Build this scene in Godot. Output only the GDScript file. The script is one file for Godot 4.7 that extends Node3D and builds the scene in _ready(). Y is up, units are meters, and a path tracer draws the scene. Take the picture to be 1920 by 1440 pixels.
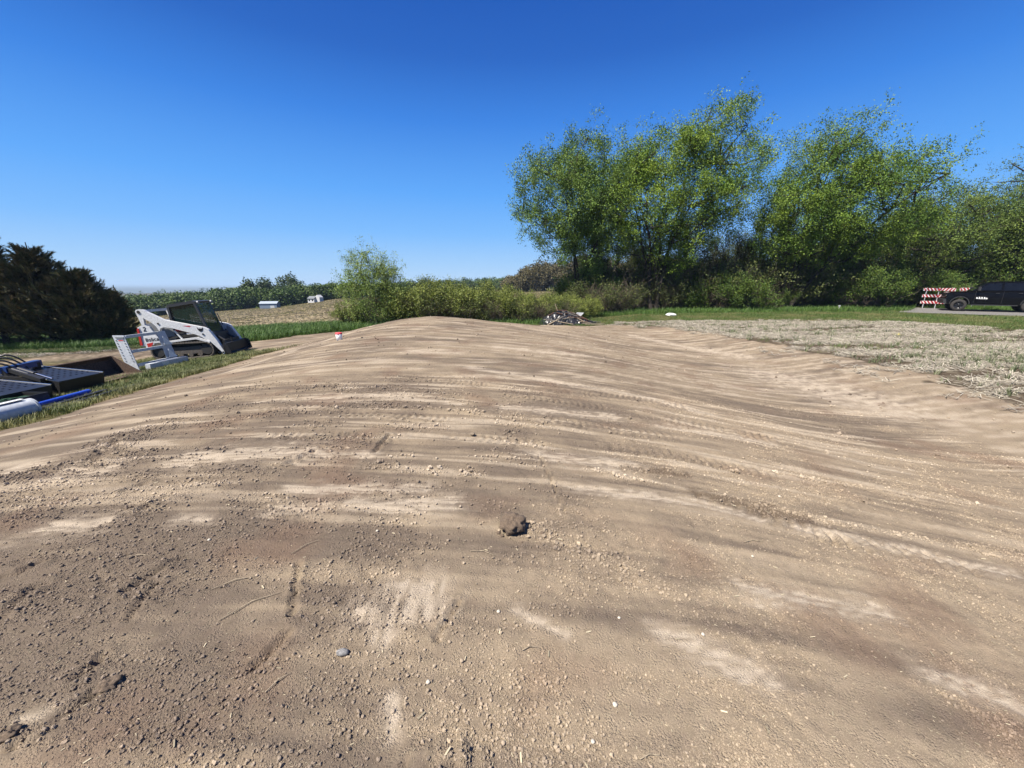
extends Node3D
# A graded soil mound at the edge of a field: tall trees and a pickup to the right, a compact track loader and its attachments to the left.

var rng := RandomNumberGenerator.new()
var used := {}
var M := {}

# ---------------------------------------------------------------- naming
func numbered(called: String) -> String:
	if not used.has(called):
		used[called] = 0
		return called
	used[called] += 1
	return "%s_%03d" % [called, used[called]]

func tag(o: Node, label: String, category: String, group := "", kind := "") -> void:
	if label != "": o.set_meta("label", label)
	if category != "": o.set_meta("category", category)
	if group != "": o.set_meta("group", group)
	if kind != "": o.set_meta("kind", kind)

func thing(called: String, label: String, category: String, at := Vector3.ZERO, turn := 0.0, group := "") -> Node3D:
	var o := Node3D.new()
	o.name = numbered(called)
	add_child(o)
	o.position = at
	o.rotation.y = turn
	tag(o, label, category, group)
	return o

func part(called: String, st: SurfaceTool, m: Material, parent: Node) -> MeshInstance3D:
	st.generate_normals()
	var o := MeshInstance3D.new()
	o.mesh = st.commit()
	o.material_override = m
	o.name = called
	parent.add_child(o, true)
	return o

func solo(called: String, st: SurfaceTool, m: Material, label: String, category: String, at := Vector3.ZERO, group := "") -> MeshInstance3D:
	var o := part(numbered(called), st, m, self)
	o.position = at
	tag(o, label, category, group)
	return o

# ---------------------------------------------------------------- materials
func mat(c: Color, rough := 0.7, metal := 0.0, spec := 0.5) -> StandardMaterial3D:
	var m := StandardMaterial3D.new()
	m.albedo_color = c.linear_to_srgb()
	m.roughness = rough
	m.metallic = metal
	m.metallic_specular = spec
	return m

func worn(c: Color, rough: float, metal: float, scale: float, lo: float) -> StandardMaterial3D:
	# paint or steel with fine dust and scuff mottling
	var m := mat(c, rough, metal)
	m.albedo_texture = M.mottle if lo > 0.6 else M.grime
	m.uv1_triplanar = true
	m.uv1_scale = Vector3.ONE * scale
	return m

func tint_mat(rough := 0.8, spec := 0.3) -> StandardMaterial3D:
	var m := StandardMaterial3D.new()
	m.vertex_color_use_as_albedo = true
	m.roughness = rough
	m.metallic_specular = spec
	return m

func leaf_mat(back: Color) -> StandardMaterial3D:
	var m := tint_mat(0.55, 0.35)
	m.backlight_enabled = true
	m.backlight = back.linear_to_srgb()
	m.cull_mode = BaseMaterial3D.CULL_DISABLED
	return m

func noise(freq: float, sd: int, kind := FastNoiseLite.TYPE_SIMPLEX_SMOOTH, oct := 3) -> FastNoiseLite:
	var n := FastNoiseLite.new()
	n.noise_type = kind
	n.frequency = freq
	n.seed = sd
	n.fractal_type = FastNoiseLite.FRACTAL_FBM if oct > 1 else FastNoiseLite.FRACTAL_NONE
	n.fractal_octaves = oct
	if kind == FastNoiseLite.TYPE_CELLULAR:
		n.cellular_return_type = FastNoiseLite.RETURN_DISTANCE
	return n

func grey_image(n: FastNoiseLite, size: int) -> PackedByteArray:
	var im := n.get_seamless_image(size, size)
	im.convert(Image.FORMAT_L8)
	return im.get_data()

func gray_tex(data: PackedByteArray, size: int) -> ImageTexture:
	return ImageTexture.create_from_image(Image.create_from_data(size, size, false, Image.FORMAT_L8, data))

func make_textures() -> void:
	var s := 1024
	var cell := grey_image(noise(0.055, 3, FastNoiseLite.TYPE_CELLULAR, 2), s)
	var grit := grey_image(noise(0.11, 5, FastNoiseLite.TYPE_SIMPLEX_SMOOTH, 3), s)
	var broad := grey_image(noise(0.009, 9, FastNoiseLite.TYPE_SIMPLEX_SMOOTH, 4), s)
	var col := PackedByteArray()
	var hgt := PackedByteArray()
	col.resize(s * s * 3)
	hgt.resize(s * s)
	for i in s * s:
		var c: float = cell[i] / 255.0
		var g: float = grit[i] / 255.0
		var b: float = broad[i] / 255.0
		hgt[i] = int(clampf(0.5 + (0.62 * pow(1.0 - c, 1.3) + 0.38 * g - 0.5) * clampf(0.15 + 2.4 * (b - 0.3), 0.12, 1.2), 0.0, 1.0) * 255.0)
		var v := 0.82 + 0.26 * (g - 0.5) + 0.20 * (b - 0.5)
		var fleck := 1.0 if g > 0.80 else 0.0
		col[i * 3] = int(clampf(v + 0.17 * fleck, 0.0, 1.0) * 255.0)
		col[i * 3 + 1] = int(clampf(v - 0.004 + 0.16 * fleck, 0.0, 1.0) * 255.0)
		col[i * 3 + 2] = int(clampf(v - 0.012 + 0.13 * fleck, 0.0, 1.0) * 255.0)
	M.soil_col = ImageTexture.create_from_image(Image.create_from_data(s, s, false, Image.FORMAT_RGB8, col))
	M.soil_hgt = gray_tex(hgt, s)
	var s2 := 512
	var a := grey_image(noise(0.02, 21, FastNoiseLite.TYPE_SIMPLEX_SMOOTH, 5), s2)
	var b2 := grey_image(noise(0.06, 22, FastNoiseLite.TYPE_SIMPLEX_SMOOTH, 4), s2)
	var mo := PackedByteArray()
	var gr := PackedByteArray()
	mo.resize(s2 * s2)
	gr.resize(s2 * s2)
	for i in s2 * s2:
		mo[i] = int(clampf(0.93 + 0.16 * (a[i] / 255.0 - 0.5) + 0.08 * (b2[i] / 255.0 - 0.5), 0, 1) * 255)
		gr[i] = int(clampf(0.75 + 0.5 * (a[i] / 255.0 - 0.5) + 0.25 * (b2[i] / 255.0 - 0.5), 0, 1) * 255)
	M.mottle = gray_tex(mo, s2)
	M.grime = gray_tex(gr, s2)

# ---------------------------------------------------------------- mesh helpers
func mb() -> SurfaceTool:
	var st := SurfaceTool.new()
	st.begin(Mesh.PRIMITIVE_TRIANGLES)
	st.set_smooth_group(-1)
	return st

func tri(st: SurfaceTool, a: Vector3, b: Vector3, c: Vector3) -> void:   # a, b, c counter-clockwise from outside
	st.add_vertex(a); st.add_vertex(c); st.add_vertex(b)

func quad(st: SurfaceTool, a: Vector3, b: Vector3, c: Vector3, d: Vector3) -> void:
	tri(st, a, b, c); tri(st, a, c, d)

func box(st: SurfaceTool, c: Vector3, s: Vector3, b := Basis()) -> void:
	var x := b.x * s.x * 0.5
	var y := b.y * s.y * 0.5
	var z := b.z * s.z * 0.5
	quad(st, c - x - y + z, c + x - y + z, c + x + y + z, c - x + y + z)
	quad(st, c + x - y - z, c - x - y - z, c - x + y - z, c + x + y - z)
	quad(st, c + x - y + z, c + x - y - z, c + x + y - z, c + x + y + z)
	quad(st, c - x - y - z, c - x - y + z, c - x + y + z, c - x + y - z)
	quad(st, c - x + y + z, c + x + y + z, c + x + y - z, c - x + y - z)
	quad(st, c - x - y - z, c + x - y - z, c + x - y + z, c - x - y + z)

func beam(st: SurfaceTool, a: Vector3, b: Vector3, w: float, h: float) -> void:   # square bar from a to b
	var z := (b - a).normalized()
	var up := Vector3.UP if absf(z.y) < 0.95 else Vector3.RIGHT
	var x := up.cross(z).normalized()
	box(st, (a + b) * 0.5, Vector3(w, h, a.distance_to(b)), Basis(x, z.cross(x), z))

func ccw(p: PackedVector2Array) -> PackedVector2Array:
	if Geometry2D.is_polygon_clockwise(p):
		p.reverse()
	return p

func prism(st: SurfaceTool, pts: Array, z0: float, z1: float, xf := Transform3D(), narrow: Variant = null) -> void:
	# side profile in x, y drawn out from z0 to z1 (z0 < z1); narrow(y) may scale the half width
	var p := PackedVector2Array()
	for q in pts: p.append(Vector2(q[0], q[1]))
	p = ccw(p)
	var k := func(v: Vector2, z: float) -> Vector3:
		return xf * Vector3(v.x, v.y, z * (narrow.call(v) if narrow != null else 1.0))
	var t := Geometry2D.triangulate_polygon(p)
	for i in range(0, t.size(), 3):
		var a := p[t[i]]; var b := p[t[i + 1]]; var c := p[t[i + 2]]
		if (b - a).cross(c - a) < 0.0:
			var sw := b; b = c; c = sw
		tri(st, k.call(a, z1), k.call(b, z1), k.call(c, z1))
		tri(st, k.call(a, z0), k.call(c, z0), k.call(b, z0))
	for i in p.size():
		var a := p[i]; var b := p[(i + 1) % p.size()]
		quad(st, k.call(a, z0), k.call(b, z0), k.call(b, z1), k.call(a, z1))

func tube(st: SurfaceTool, pts: Array, r: Array, sides := 8, caps := true, group := 1) -> void:
	st.set_smooth_group(group)
	var rings := []
	for i in pts.size():
		var t: Vector3 = (pts[mini(i + 1, pts.size() - 1)] - pts[maxi(i - 1, 0)]).normalized()
		var u := t.cross(Vector3.UP if absf(t.y) < 0.9 else Vector3.RIGHT).normalized()
		var v := u.cross(t).normalized()
		var ring := []
		for k in sides:
			var a := TAU * k / sides
			ring.append(pts[i] + (u * cos(a) + v * sin(a)) * float(r[mini(i, r.size() - 1)]))
		rings.append(ring)
	for i in pts.size() - 1:
		for k in sides:
			var n := (k + 1) % sides
			quad(st, rings[i][n], rings[i][k], rings[i + 1][k], rings[i + 1][n])
	st.set_smooth_group(-1)
	if caps:
		for k in sides:
			var n := (k + 1) % sides
			tri(st, pts[0], rings[0][k], rings[0][n])
			tri(st, pts[-1], rings[-1][n], rings[-1][k])

func lathe(st: SurfaceTool, prof: Array, xf: Transform3D, n := 24) -> void:   # prof: [radius, height] up the y axis, smooth
	st.set_smooth_group(2)
	for i in prof.size() - 1:
		for k in n:
			var a := TAU * k / n
			var b := TAU * (k + 1) / n
			var f := func(j: int, g: float) -> Vector3: return xf * Vector3(prof[j][0] * cos(g), prof[j][1], -prof[j][0] * sin(g))
			quad(st, f.call(i, a), f.call(i, b), f.call(i + 1, b), f.call(i + 1, a))
	st.set_smooth_group(-1)

func lump(r: float, rough: float, sd: int, flat := 0.7, n := 10, smooth := true) -> SurfaceTool:   # an uneven stone or clod
	var nz := noise(1.3 / r, sd, FastNoiseLite.TYPE_SIMPLEX_SMOOTH, 5)
	var st := mb()
	if smooth: st.set_smooth_group(3)
	var f := func(i: int, j: int) -> Vector3:
		var a := PI * i / n - PI / 2
		var b := TAU * (j % (2 * n)) / (2 * n)
		var v := Vector3(cos(a) * cos(b), sin(a), cos(a) * sin(b))
		if i == 0 or i == n: v = Vector3(0, sin(a), 0)
		var q := v * r * (1.0 + rough * nz.get_noise_3dv(v * r))
		q.y *= flat
		return q
	for i in n:
		for j in 2 * n:
			quad(st, f.call(i, j), f.call(i + 1, j), f.call(i + 1, j + 1), f.call(i, j + 1))
	return st

func lettering(words: String, size: float, m: Material, parent: Node, at: Transform3D, called := "lettering") -> MeshInstance3D:
	var t := TextMesh.new()
	var fnt := SystemFont.new()
	fnt.font_names = PackedStringArray(["Droid Sans"])
	fnt.font_weight = 700
	t.font = fnt
	t.text = words
	t.font_size = 64
	t.pixel_size = size / 64.0
	t.depth = 0.006
	t.material = m
	var o := MeshInstance3D.new()
	o.mesh = t
	o.name = called
	parent.add_child(o, true)
	o.transform = at
	return o

# ---------------------------------------------------------------- lie of the land (d runs away from the camera, z = -d)
const BASE := [[-400, -8], [-200, -5], [-60, -2.6], [-30, -1.9], [-25, -1.7], [-18, -1.35], [-14, -1.2], [-12, -1.02], [-10.6, -0.9], [-9.4, -0.85], [0, -0.62], [7, -0.62], [8.5, -0.52], [10, -0.42], [14, -0.36], [20, -0.28], [30, -0.2], [60, 0], [200, 1], [400, 2]]
const MOUND := [[-9.6, -0.86], [-8.5, -0.69], [-7.5, -0.51], [-6, -0.25], [-4, 0.02], [-2, 0.12], [0, 0.05], [2, -0.12], [4, -0.36], [6, -0.58], [7, -0.65], [8, -0.61], [9, -0.48], [10, -0.42]]
const DROP := [[-400, -8], [-200, -6], [-120, -4.6], [-93, -3.0], [-70, -1.6], [-53, 0.5], [-20, 0.3], [8, 0.5], [100, 1], [400, 2]]
var mound_row := PackedFloat32Array()

func table(t: Array, x: float) -> float:
	if x <= t[0][0]: return t[0][1]
	for i in range(1, t.size()):
		if x < t[i][0]:
			return lerpf(t[i - 1][1], t[i][1], (x - t[i - 1][0]) / float(t[i][0] - t[i - 1][0]))
	return t[-1][1]

func prepare_land() -> void:
	var raw := PackedFloat32Array()
	for i in 241:
		var x := -12.0 + 0.1 * i
		raw.append(table(BASE, x) if x < -9.6 or x > 10.0 else table(MOUND, x))
	mound_row = raw.duplicate()
	for k in 2:
		var prev := mound_row.duplicate()
		for i in 241:
			var s := 0.0
			for j in range(-7, 8): s += prev[clampi(i + j, 0, 240)]
			mound_row[i] = s / 15.0
	for i in 241:
		var x := -12.0 + 0.1 * i
		var w := minf(smoothstep(-12.0, -11.0, x), 1.0 - smoothstep(11.0, 12.0, x))
		mound_row[i] = lerpf(raw[i], mound_row[i], w)

func land(x: float, d: float) -> float:
	var b := table(BASE, x)
	var h := b
	if x > -12.0 and x < 11.99 and d < 22.5:
		var q := (x + 12.0) * 10.0
		var i := int(q)
		var m := lerpf(mound_row[i], mound_row[mini(i + 1, 240)], q - i)
		var side := 3.6 if x < -4.3 else 2.9
		m += 0.36 * smoothstep(5.0, 17.0, d) * exp(-pow((x + 4.3) / side, 2.0))
		h = b + (m - b) * (1.0 - smoothstep(17.0, 22.5, d))
	if d > 26.0:
		h += table(DROP, x * 120.0 / maxf(d, 30.0)) * minf((d - 26.0) / 95.0, 1.0) * smoothstep(26.0, 34.0, d)
		if d > 135.0:
			h -= 8.0 * smoothstep(135.0, 240.0, d) * smoothstep(-20.0, -90.0, x * 120.0 / d)
	return h

# graded soil: smeared pale scrapes, damp dark scrapes, cleat edges, track prints: [x, d, x, d, half width]
const PALE := [[-3.16, 3.42, -2.48, 3.45, 0.178], [-2.48, 3.45, -2.0, 3.43, 0.186], [-1.88, 3.39, -1.33, 3.42, 0.059], [-1.67, 2.45, -1.4, 2.51, 0.085], [-1.79, 2.77, -0.69, 2.82, 0.07], [-1.19, 2.55, -0.48, 2.59, 0.109], [0.54, 2.94, 1.58, 2.82, 0.074], [1.57, 2.8, 1.92, 2.66, 0.063], [-0.72, 1.58, -0.64, 1.49, 0.075, 1], [-0.63, 1.74, -0.6, 1.46, 0.080, 1], [-0.44, 1.77, -0.43, 1.59, 0.085, 1], [-0.54, 1.74, -0.52, 1.56, 0.06, 1], [-5.07, 3.48, -4.87, 3.58, 0.15], [-4.15, 3.21, -3.8, 3.26, 0.131], [-3.11, 2.28, -2.84, 2.33, 0.113], [-2.26, 2.32, -2.1, 2.33, 0.057], [-0.49, 1.17, -0.43, 1.07, 0.03, 1], [-0.85, 7.49, 2.02, 6.38, 0.13], [2.02, 6.38, 3.04, 5.63, 0.128], [-0.15, 5.1, 1.38, 4.97, 0.121], [5.64, 17.71, 7.78, 12.59, 0.4], [-6.9, 9.0, -5.9, 17.6, 0.13], [1.36, 1.87, 2.08, 1.82, 0.075], [1.95, 1.41, 2.25, 1.29, 0.06], [0.76, 1.53, 1.16, 1.33, 0.063], [0.0, 1.65, 0.26, 1.51, 0.025], [2.22, 2.6, 2.62, 2.53, 0.068], [3.23, 4.53, 1.96, 4.75, 0.096], [6.89, 9.89, 7.17, 7.28, 0.8], [2.56, 2.52, 3.49, 2.27, 0.057], [0.97, 3.35, 0.58, 3.52, 0.072], [-0.75, 5.18, -2.04, 5.45, 0.067], [-0.43, 10.16, 1.97, 10.02, 0.16], [-2.53, 9.04, -1.27, 9.07, 0.14], [-2.49, 5.39, -3.78, 5.44, 0.063], [-1.8, 1.09, -1.76, 1.11, 0.028], [0.27, 3.6, 1.15, 3.44, 0.127]]
const DARK := [[1.12, 3.37, 1.67, 3.33, 0.09, 1], [1.62, 2.99, 2.33, 2.75, 0.137, 1], [2.33, 2.75, 3.31, 2.59, 0.12], [3.31, 2.59, 3.85, 2.51, 0.121], [-3.29, 6.03, -1.99, 5.78, 0.108], [0.52, 9.29, 1.51, 8.91, 0.151], [-1.23, 3.13, -0.28, 3.1, 0.103], [2.61, 3.66, 3.57, 3.41, 0.064], [-2.94, 5.06, -1.83, 4.85, 0.07], [-1.87, 4.97, -0.42, 4.75, 0.057], [0.15, 2.31, 0.91, 1.83, 0.103], [4.54, 14.82, 6.21, 14.34, 0.4], [1.84, 1.35, 2.03, 1.19, 0.053], [0.7, 3.31, 2.0, 2.79, 0.054]]
const GROOVE := [[-2.5, 1.56, -2.55, 1.74, 0.039], [-1.77, 1.24, -1.78, 1.33, 0.028], [-1.09, 1.29, -1.04, 1.45, 0.022], [-2.03, 1.69, -1.94, 1.93, 0.028], [-1.85, 1.52, -1.91, 1.73, 0.02], [-2.85, 1.81, -2.73, 1.91, 0.032], [-4.07, 3.41, -4.63, 4.25, 0.07], [-2.7, 2.39, -2.66, 2.6, 0.042], [-2.03, 3.2, -1.91, 3.55, 0.04], [-0.35, 1.45, -0.28, 1.67, 0.02], [0.27, 3.6, 0.4, 2.57, 0.010], [-1.34, 3.44, -1.33, 3.92, 0.03], [-3.14, 2.79, -3.08, 2.92, 0.035], [-1.64, 1.17, -1.68, 1.07, 0.03], [-1.73, 0.99, -1.71, 1.04, 0.02], [-1.23, 1.9, -1.07, 1.54, 0.02]]
const TREAD := [[-2.2, 4.62, -0.9, 4.5, 0.16], [0.6, 4.6, 1.9, 4.33, 0.16], [1.2, 3.92, 2.6, 3.6, 0.15], [-3.3, 5.0, -2.0, 4.9, 0.16], [0.0, 5.65, 1.3, 5.42, 0.18], [-2.6, 3.9, -1.6, 3.86, 0.14], [-0.58, 3.94, 0.28, 3.82, 0.13], [2.67, 5.9, 1.33, 6.14, 0.2], [1.68, 2.93, 2.38, 2.49, 0.14], [-1.76, 6.51, -0.53, 6.2, 0.18], [2.38, 2.49, 3.15, 2.31, 0.13], [3.4, 4.7, 2.2, 5.1, 0.2]]
const DIRT := [[-8.4, -4], [-8.4, 10.5], [-8.8, 14], [-10.5, 15.6], [-24, 16.4], [-24, 18.0], [-17, 19.6], [-12, 21.6], [-8, 23], [0, 23.2], [6, 24], [8.5, 21], [9.3, 19.5], [9.7, 15.8], [10.2, 13], [10, 10.4], [9.6, 8], [9.5, 6.8], [9.5, -4]]
const STRAW := [[6, 24], [8.5, 21], [9.3, 19.5], [9.7, 15.8], [10.2, 13], [10, 10.4], [9.6, 8], [9.5, 6.8], [9.5, -4], [34, -4], [31, 8], [26, 14], [22.9, 17], [22, 21.7], [17.5, 23.6], [11, 23.7], [7, 25.4]]
var dirt_poly := PackedVector2Array()
var straw_poly := PackedVector2Array()
var n_edge: FastNoiseLite
var n_a: FastNoiseLite
var n_b: FastNoiseLite
var n_cell: FastNoiseLite

func stream(x: float, d: float) -> float:   # constant along the passes of the grading machine
	var u := minf(x, 7.0)
	return d + u * (0.05 + smoothstep(-1.0, 5.0, u) * (0.13 + 0.018 * minf(d, 16.0)) * (1.0 - 0.35 * smoothstep(4.0, 7.0, u))) - 0.05 * pow(maxf(x - 5.0, 0.0), 1.6)

func zone(x: float, d: float) -> int:   # 0 bare soil, 1 straw mulch, 2 grass, 3 crop stubble, 4 woodland floor
	var jx := x + n_edge.get_noise_2d(x * 0.9, d * 0.9) * 0.9 + n_edge.get_noise_2d(x * 6.0, d * 6.0) * 0.25
	var jd := d + n_edge.get_noise_2d(x * 0.9 + 50.0, d * 0.9) * 0.9 + n_edge.get_noise_2d(x * 6.0, d * 6.0 + 70.0) * 0.25
	var p := Vector2(jx, jd)
	if d < 26.5 and x < 11.5 and Geometry2D.is_point_in_polygon(p, dirt_poly): return 0
	if d < 27.0 and x > 5.0 and Geometry2D.is_point_in_polygon(p, straw_poly): return 1
	if x < -10.0 and jd > 18.0 - 0.06 * (x + 20.0) and jd < 19.3 - 0.2 * (x + 20.0) and x < -15.0 and jd < 19.8: return 1
	if jd > 31.5 and x < 1.0: return 3
	if jd > 33.0 and d < 75.0: return 4
	if jd >= 75.0: return 3
	return 2

class Grid:
	var x0: float
	var d0: float
	var step: float
	var nx: int
	var nd: int
	var h := PackedFloat32Array()
	var pale := PackedFloat32Array()
	var dark := PackedFloat32Array()
	var stain := PackedFloat32Array()
	func _init(ax: float, ad: float, bx: float, bd: float, s: float) -> void:
		x0 = ax; d0 = ad; step = s
		nx = roundi((bx - ax) / s) + 1
		nd = roundi((bd - ad) / s) + 1
		h.resize(nx * nd); pale.resize(nx * nd); dark.resize(nx * nd); stain.resize(nx * nd)
	func covers(x: float, d: float) -> bool:
		return x >= x0 and d >= d0 and x <= x0 + (nx - 1) * step and d <= d0 + (nd - 1) * step
	func at(x: float, d: float) -> float:
		var u := clampf((x - x0) / step, 0.0, nx - 1.001)
		var v := clampf((d - d0) / step, 0.0, nd - 1.001)
		var i := int(u); var j := int(v)
		var k := j * nx + i
		return lerpf(lerpf(h[k], h[k + 1], u - i), lerpf(h[k + nx], h[k + nx + 1], u - i), v - j)

var near_grid: Grid
var mid_grid: Grid

func ground_y(x: float, d: float) -> float:
	if near_grid.covers(x, d): return near_grid.at(x, d)
	if mid_grid.covers(x, d): return mid_grid.at(x, d)
	return land(x, d)

func g(x: float, d: float, lift := 0.0) -> Vector3:
	return Vector3(x, ground_y(x, d) + lift, -d)

func stroke(gr: Grid, a: Array, reach: float, f: Callable) -> void:   # calls f(cell, x, d, distance / half width, metres along)
	var A := Vector2(a[0], a[1]); var B := Vector2(a[2], a[3])
	var w: float = a[4] * reach + gr.step
	var i0 := clampi(int((minf(A.x, B.x) - w - gr.x0) / gr.step), 0, gr.nx - 1)
	var i1 := clampi(int((maxf(A.x, B.x) + w - gr.x0) / gr.step) + 1, 0, gr.nx - 1)
	var j0 := clampi(int((minf(A.y, B.y) - w - gr.d0) / gr.step), 0, gr.nd - 1)
	var j1 := clampi(int((maxf(A.y, B.y) + w - gr.d0) / gr.step) + 1, 0, gr.nd - 1)
	var L := A.distance_to(B)
	var t := (B - A) / L
	for j in range(j0, j1 + 1):
		for i in range(i0, i1 + 1):
			var p := Vector2(gr.x0 + i * gr.step, gr.d0 + j * gr.step)
			var s := clampf((p - A).dot(t), 0.0, L)
			var q := p.distance_to(A + t * s)
			if q < w: f.call(j * gr.nx + i, p.x, p.y, q / float(a[4]), (p - A).dot(t))

func shape_soil(gr: Grid, fine: bool) -> void:
	for a in PALE:
		stroke(gr, a, 2.4, func(k: int, x: float, d: float, q: float, _s: float) -> void:
			var c := stream(x, d)
			var fx := x
			if a.size() > 5:
				fx = d
				c = x
			var rag := n_b.get_noise_2d(fx * 1.5, c * 16.0) * 0.75 + n_a.get_noise_2d(x * 5.0, d * 5.0) * 0.5
			rag += n_a.get_noise_2d(x * 14.0, d * 14.0) * 0.35
			var v := maxf(0.96 * (1.0 - smoothstep(0.6, 1.0, q + rag)), 0.34 * (1.0 - smoothstep(0.7, 2.2, q + 1.4 * rag)))
			gr.pale[k] = maxf(gr.pale[k], v * clampf(0.72 + 1.0 * n_b.get_noise_2d(fx * 2.0, c * 34.0), 0.15, 1.0)))
	for a in DARK:
		stroke(gr, a, 1.6, func(k: int, x: float, d: float, q: float, _s: float) -> void:
			var rag := n_b.get_noise_2d(x * 2.0, stream(x, d) * 12.0) * 0.6 + n_a.get_noise_2d(x * 6.0, d * 6.0) * 0.5
			var v := 1.0 - smoothstep(0.3, 1.1, q + rag)
			gr.dark[k] = maxf(gr.dark[k], v)
			if a.size() > 5: gr.stain[k] = maxf(gr.stain[k], v))
	for j in gr.nd:
		var d := gr.d0 + j * gr.step
		for i in gr.nx:
			var x := gr.x0 + i * gr.step
			var k := j * gr.nx + i
			var h := land(x, d)
			var soil := 1.0 if (x > -8.6 and x < 9.8 and d < 23.2) else 0.35
			var c := stream(x, d)
			var away := smoothstep(0.0, 3.5, d)
			h += soil * (0.020 * n_b.get_noise_2d(x * 0.16, c * 1.1) * away + 0.017 * n_b.get_noise_2d(x * 0.5, c * 4.2) * away + 0.02 * n_a.get_noise_2d(x * 0.5, d * 0.5))
			if fine:
				var crumb := clampf(0.55 + 1.1 * n_a.get_noise_2d(x * 0.8 + 30.0, d * 0.8) - gr.pale[k], 0.08, 1.0)
				var cell := n_cell.get_noise_2d(x, d)
				h += crumb * (0.012 * n_a.get_noise_2d(x * 7.0, d * 7.0) - 0.003 * cell + 0.009 * n_a.get_noise_2d(x * 17.0, d * 17.0))
				h += 0.006 * n_b.get_noise_2d(x * 0.9, c * 12.0) * away
				h += gr.dark[k] * (0.010 * n_a.get_noise_2d(x * 9.0, d * 9.0) + 0.006)
				h -= gr.pale[k] * 0.006
				var r := Vector2((x + 0.25) / 0.21, (d - 0.95) / 0.13).length()
				if r < 1.0:
					h += (1.0 - r * r) * (0.042 * n_a.get_noise_2d(x * 18.0, d * 10.0) + 0.03)
			gr.h[k] = h
	if fine:
		for a in GROOVE:
			stroke(gr, a, 2.6, func(k: int, x: float, d: float, q: float, _s: float) -> void:
				var rag := n_a.get_noise_2d(x * 9.0, d * 9.0)
				var qq := q + 0.95 * rag
				gr.h[k] -= 0.022 * (1.0 - smoothstep(0.2, 1.0, qq))
				gr.h[k] += 0.018 * smoothstep(0.7, 1.3, qq) * (1.0 - smoothstep(1.5, 2.5, qq)) * (0.7 + rag))
		for a in TREAD:
			stroke(gr, a, 1.2, func(k: int, x: float, d: float, q: float, s: float) -> void:
				var lug := smoothstep(-0.3, 0.5, sin(TAU * (s + 0.25 * q * float(a[4])) / 0.092))
				gr.h[k] -= 0.020 * lug * (1.0 - smoothstep(0.7, 1.05, q)) * clampf(0.6 + n_a.get_noise_2d(x * 3.0, d * 3.0), 0.0, 1.0))

const SOIL := Color(0.206, 0.164, 0.126)
const TAN := Color(0.365, 0.292, 0.208)
const CHALK := Color(0.60, 0.505, 0.390)
const DAMP := Color(0.105, 0.074, 0.053)
const RUST := Color(0.225, 0.150, 0.108)

func soil_colour(x: float, d: float, pale: float, dark: float) -> Color:
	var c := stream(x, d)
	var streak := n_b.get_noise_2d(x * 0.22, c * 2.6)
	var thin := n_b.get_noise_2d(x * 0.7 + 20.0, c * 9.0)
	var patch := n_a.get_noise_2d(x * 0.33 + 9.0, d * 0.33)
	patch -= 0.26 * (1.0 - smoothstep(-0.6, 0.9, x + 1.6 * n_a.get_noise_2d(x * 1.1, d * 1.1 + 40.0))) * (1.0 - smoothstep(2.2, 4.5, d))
	var col := SOIL.lerp(TAN, clampf(0.42 + 0.55 * n_b.get_noise_2d(x * 0.09 + 5.0, c * 0.8) * smoothstep(1.5, 4.0, d) + 0.7 * patch + 0.45 * n_a.get_noise_2d(x * 1.9 + 3.0, d * 2.3) + 0.8 * streak + 0.5 * thin + 0.42 * smoothstep(-3.0, 4.0, x + 0.35 * d - 2.0), 0.0, 1.0))  # soil tone; streak and thin contrast also paints in the weak shading of the tracks
	col = col.lerp(CHALK, clampf(1.9 * (streak + 0.7 * thin) - 0.45, 0.0, 0.5) * smoothstep(1.5, 4.0, d))  # pale streaks: part soil tone, part relief shading put into the colour
	col = col.lerp(RUST, clampf(n_a.get_noise_2d(x * 0.7 + 80.0, d * 0.7) * 1.3 - 0.25, 0.0, 0.45))
	col = col.lerp(CHALK, clampf(pale, 0.0, 1.0) * 0.92)
	col = col.lerp(DAMP, dark * 0.6)
	return col * (1.0 + 0.10 * n_a.get_noise_2d(x * 12.0, d * 12.0))

func land_colour(x: float, d: float, z: int, pale := 0.0, dark := 0.0) -> Color:
	var v := n_a.get_noise_2d(x * 0.5, d * 0.5)
	var w := n_a.get_noise_2d(x * 4.0, d * 4.0)
	match z:
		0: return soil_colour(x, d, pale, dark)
		1:
			var m := clampf(0.40 + 1.5 * n_b.get_noise_2d(x * 0.16, d * 0.8) + 1.5 * w, 0.0, 1.0)
			return Color(0.125, 0.098, 0.070).lerp(Color(0.33, 0.288, 0.212), m)
		2: return Color(0.080, 0.085, 0.032).lerp(Color(0.20, 0.165, 0.085), clampf(0.35 + v + 0.6 * w + (0.4 if x < -7.0 and d < 17.0 else 0.0), 0.0, 1.0))
		3:
			var rows := n_b.get_noise_2d(x * 0.05 + d * 0.02, d * 0.22 - x * 0.06)
			var col := Color(0.130, 0.118, 0.050).lerp(Color(0.200, 0.168, 0.082), clampf(0.5 + rows + 0.5 * v, 0.0, 1.0))
			return col.lerp(Color(0.085, 0.105, 0.035), clampf(1.2 * n_a.get_noise_2d(x * 0.03, d * 0.06), 0.0, 0.6))
	return Color(0.075, 0.058, 0.035)

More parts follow.
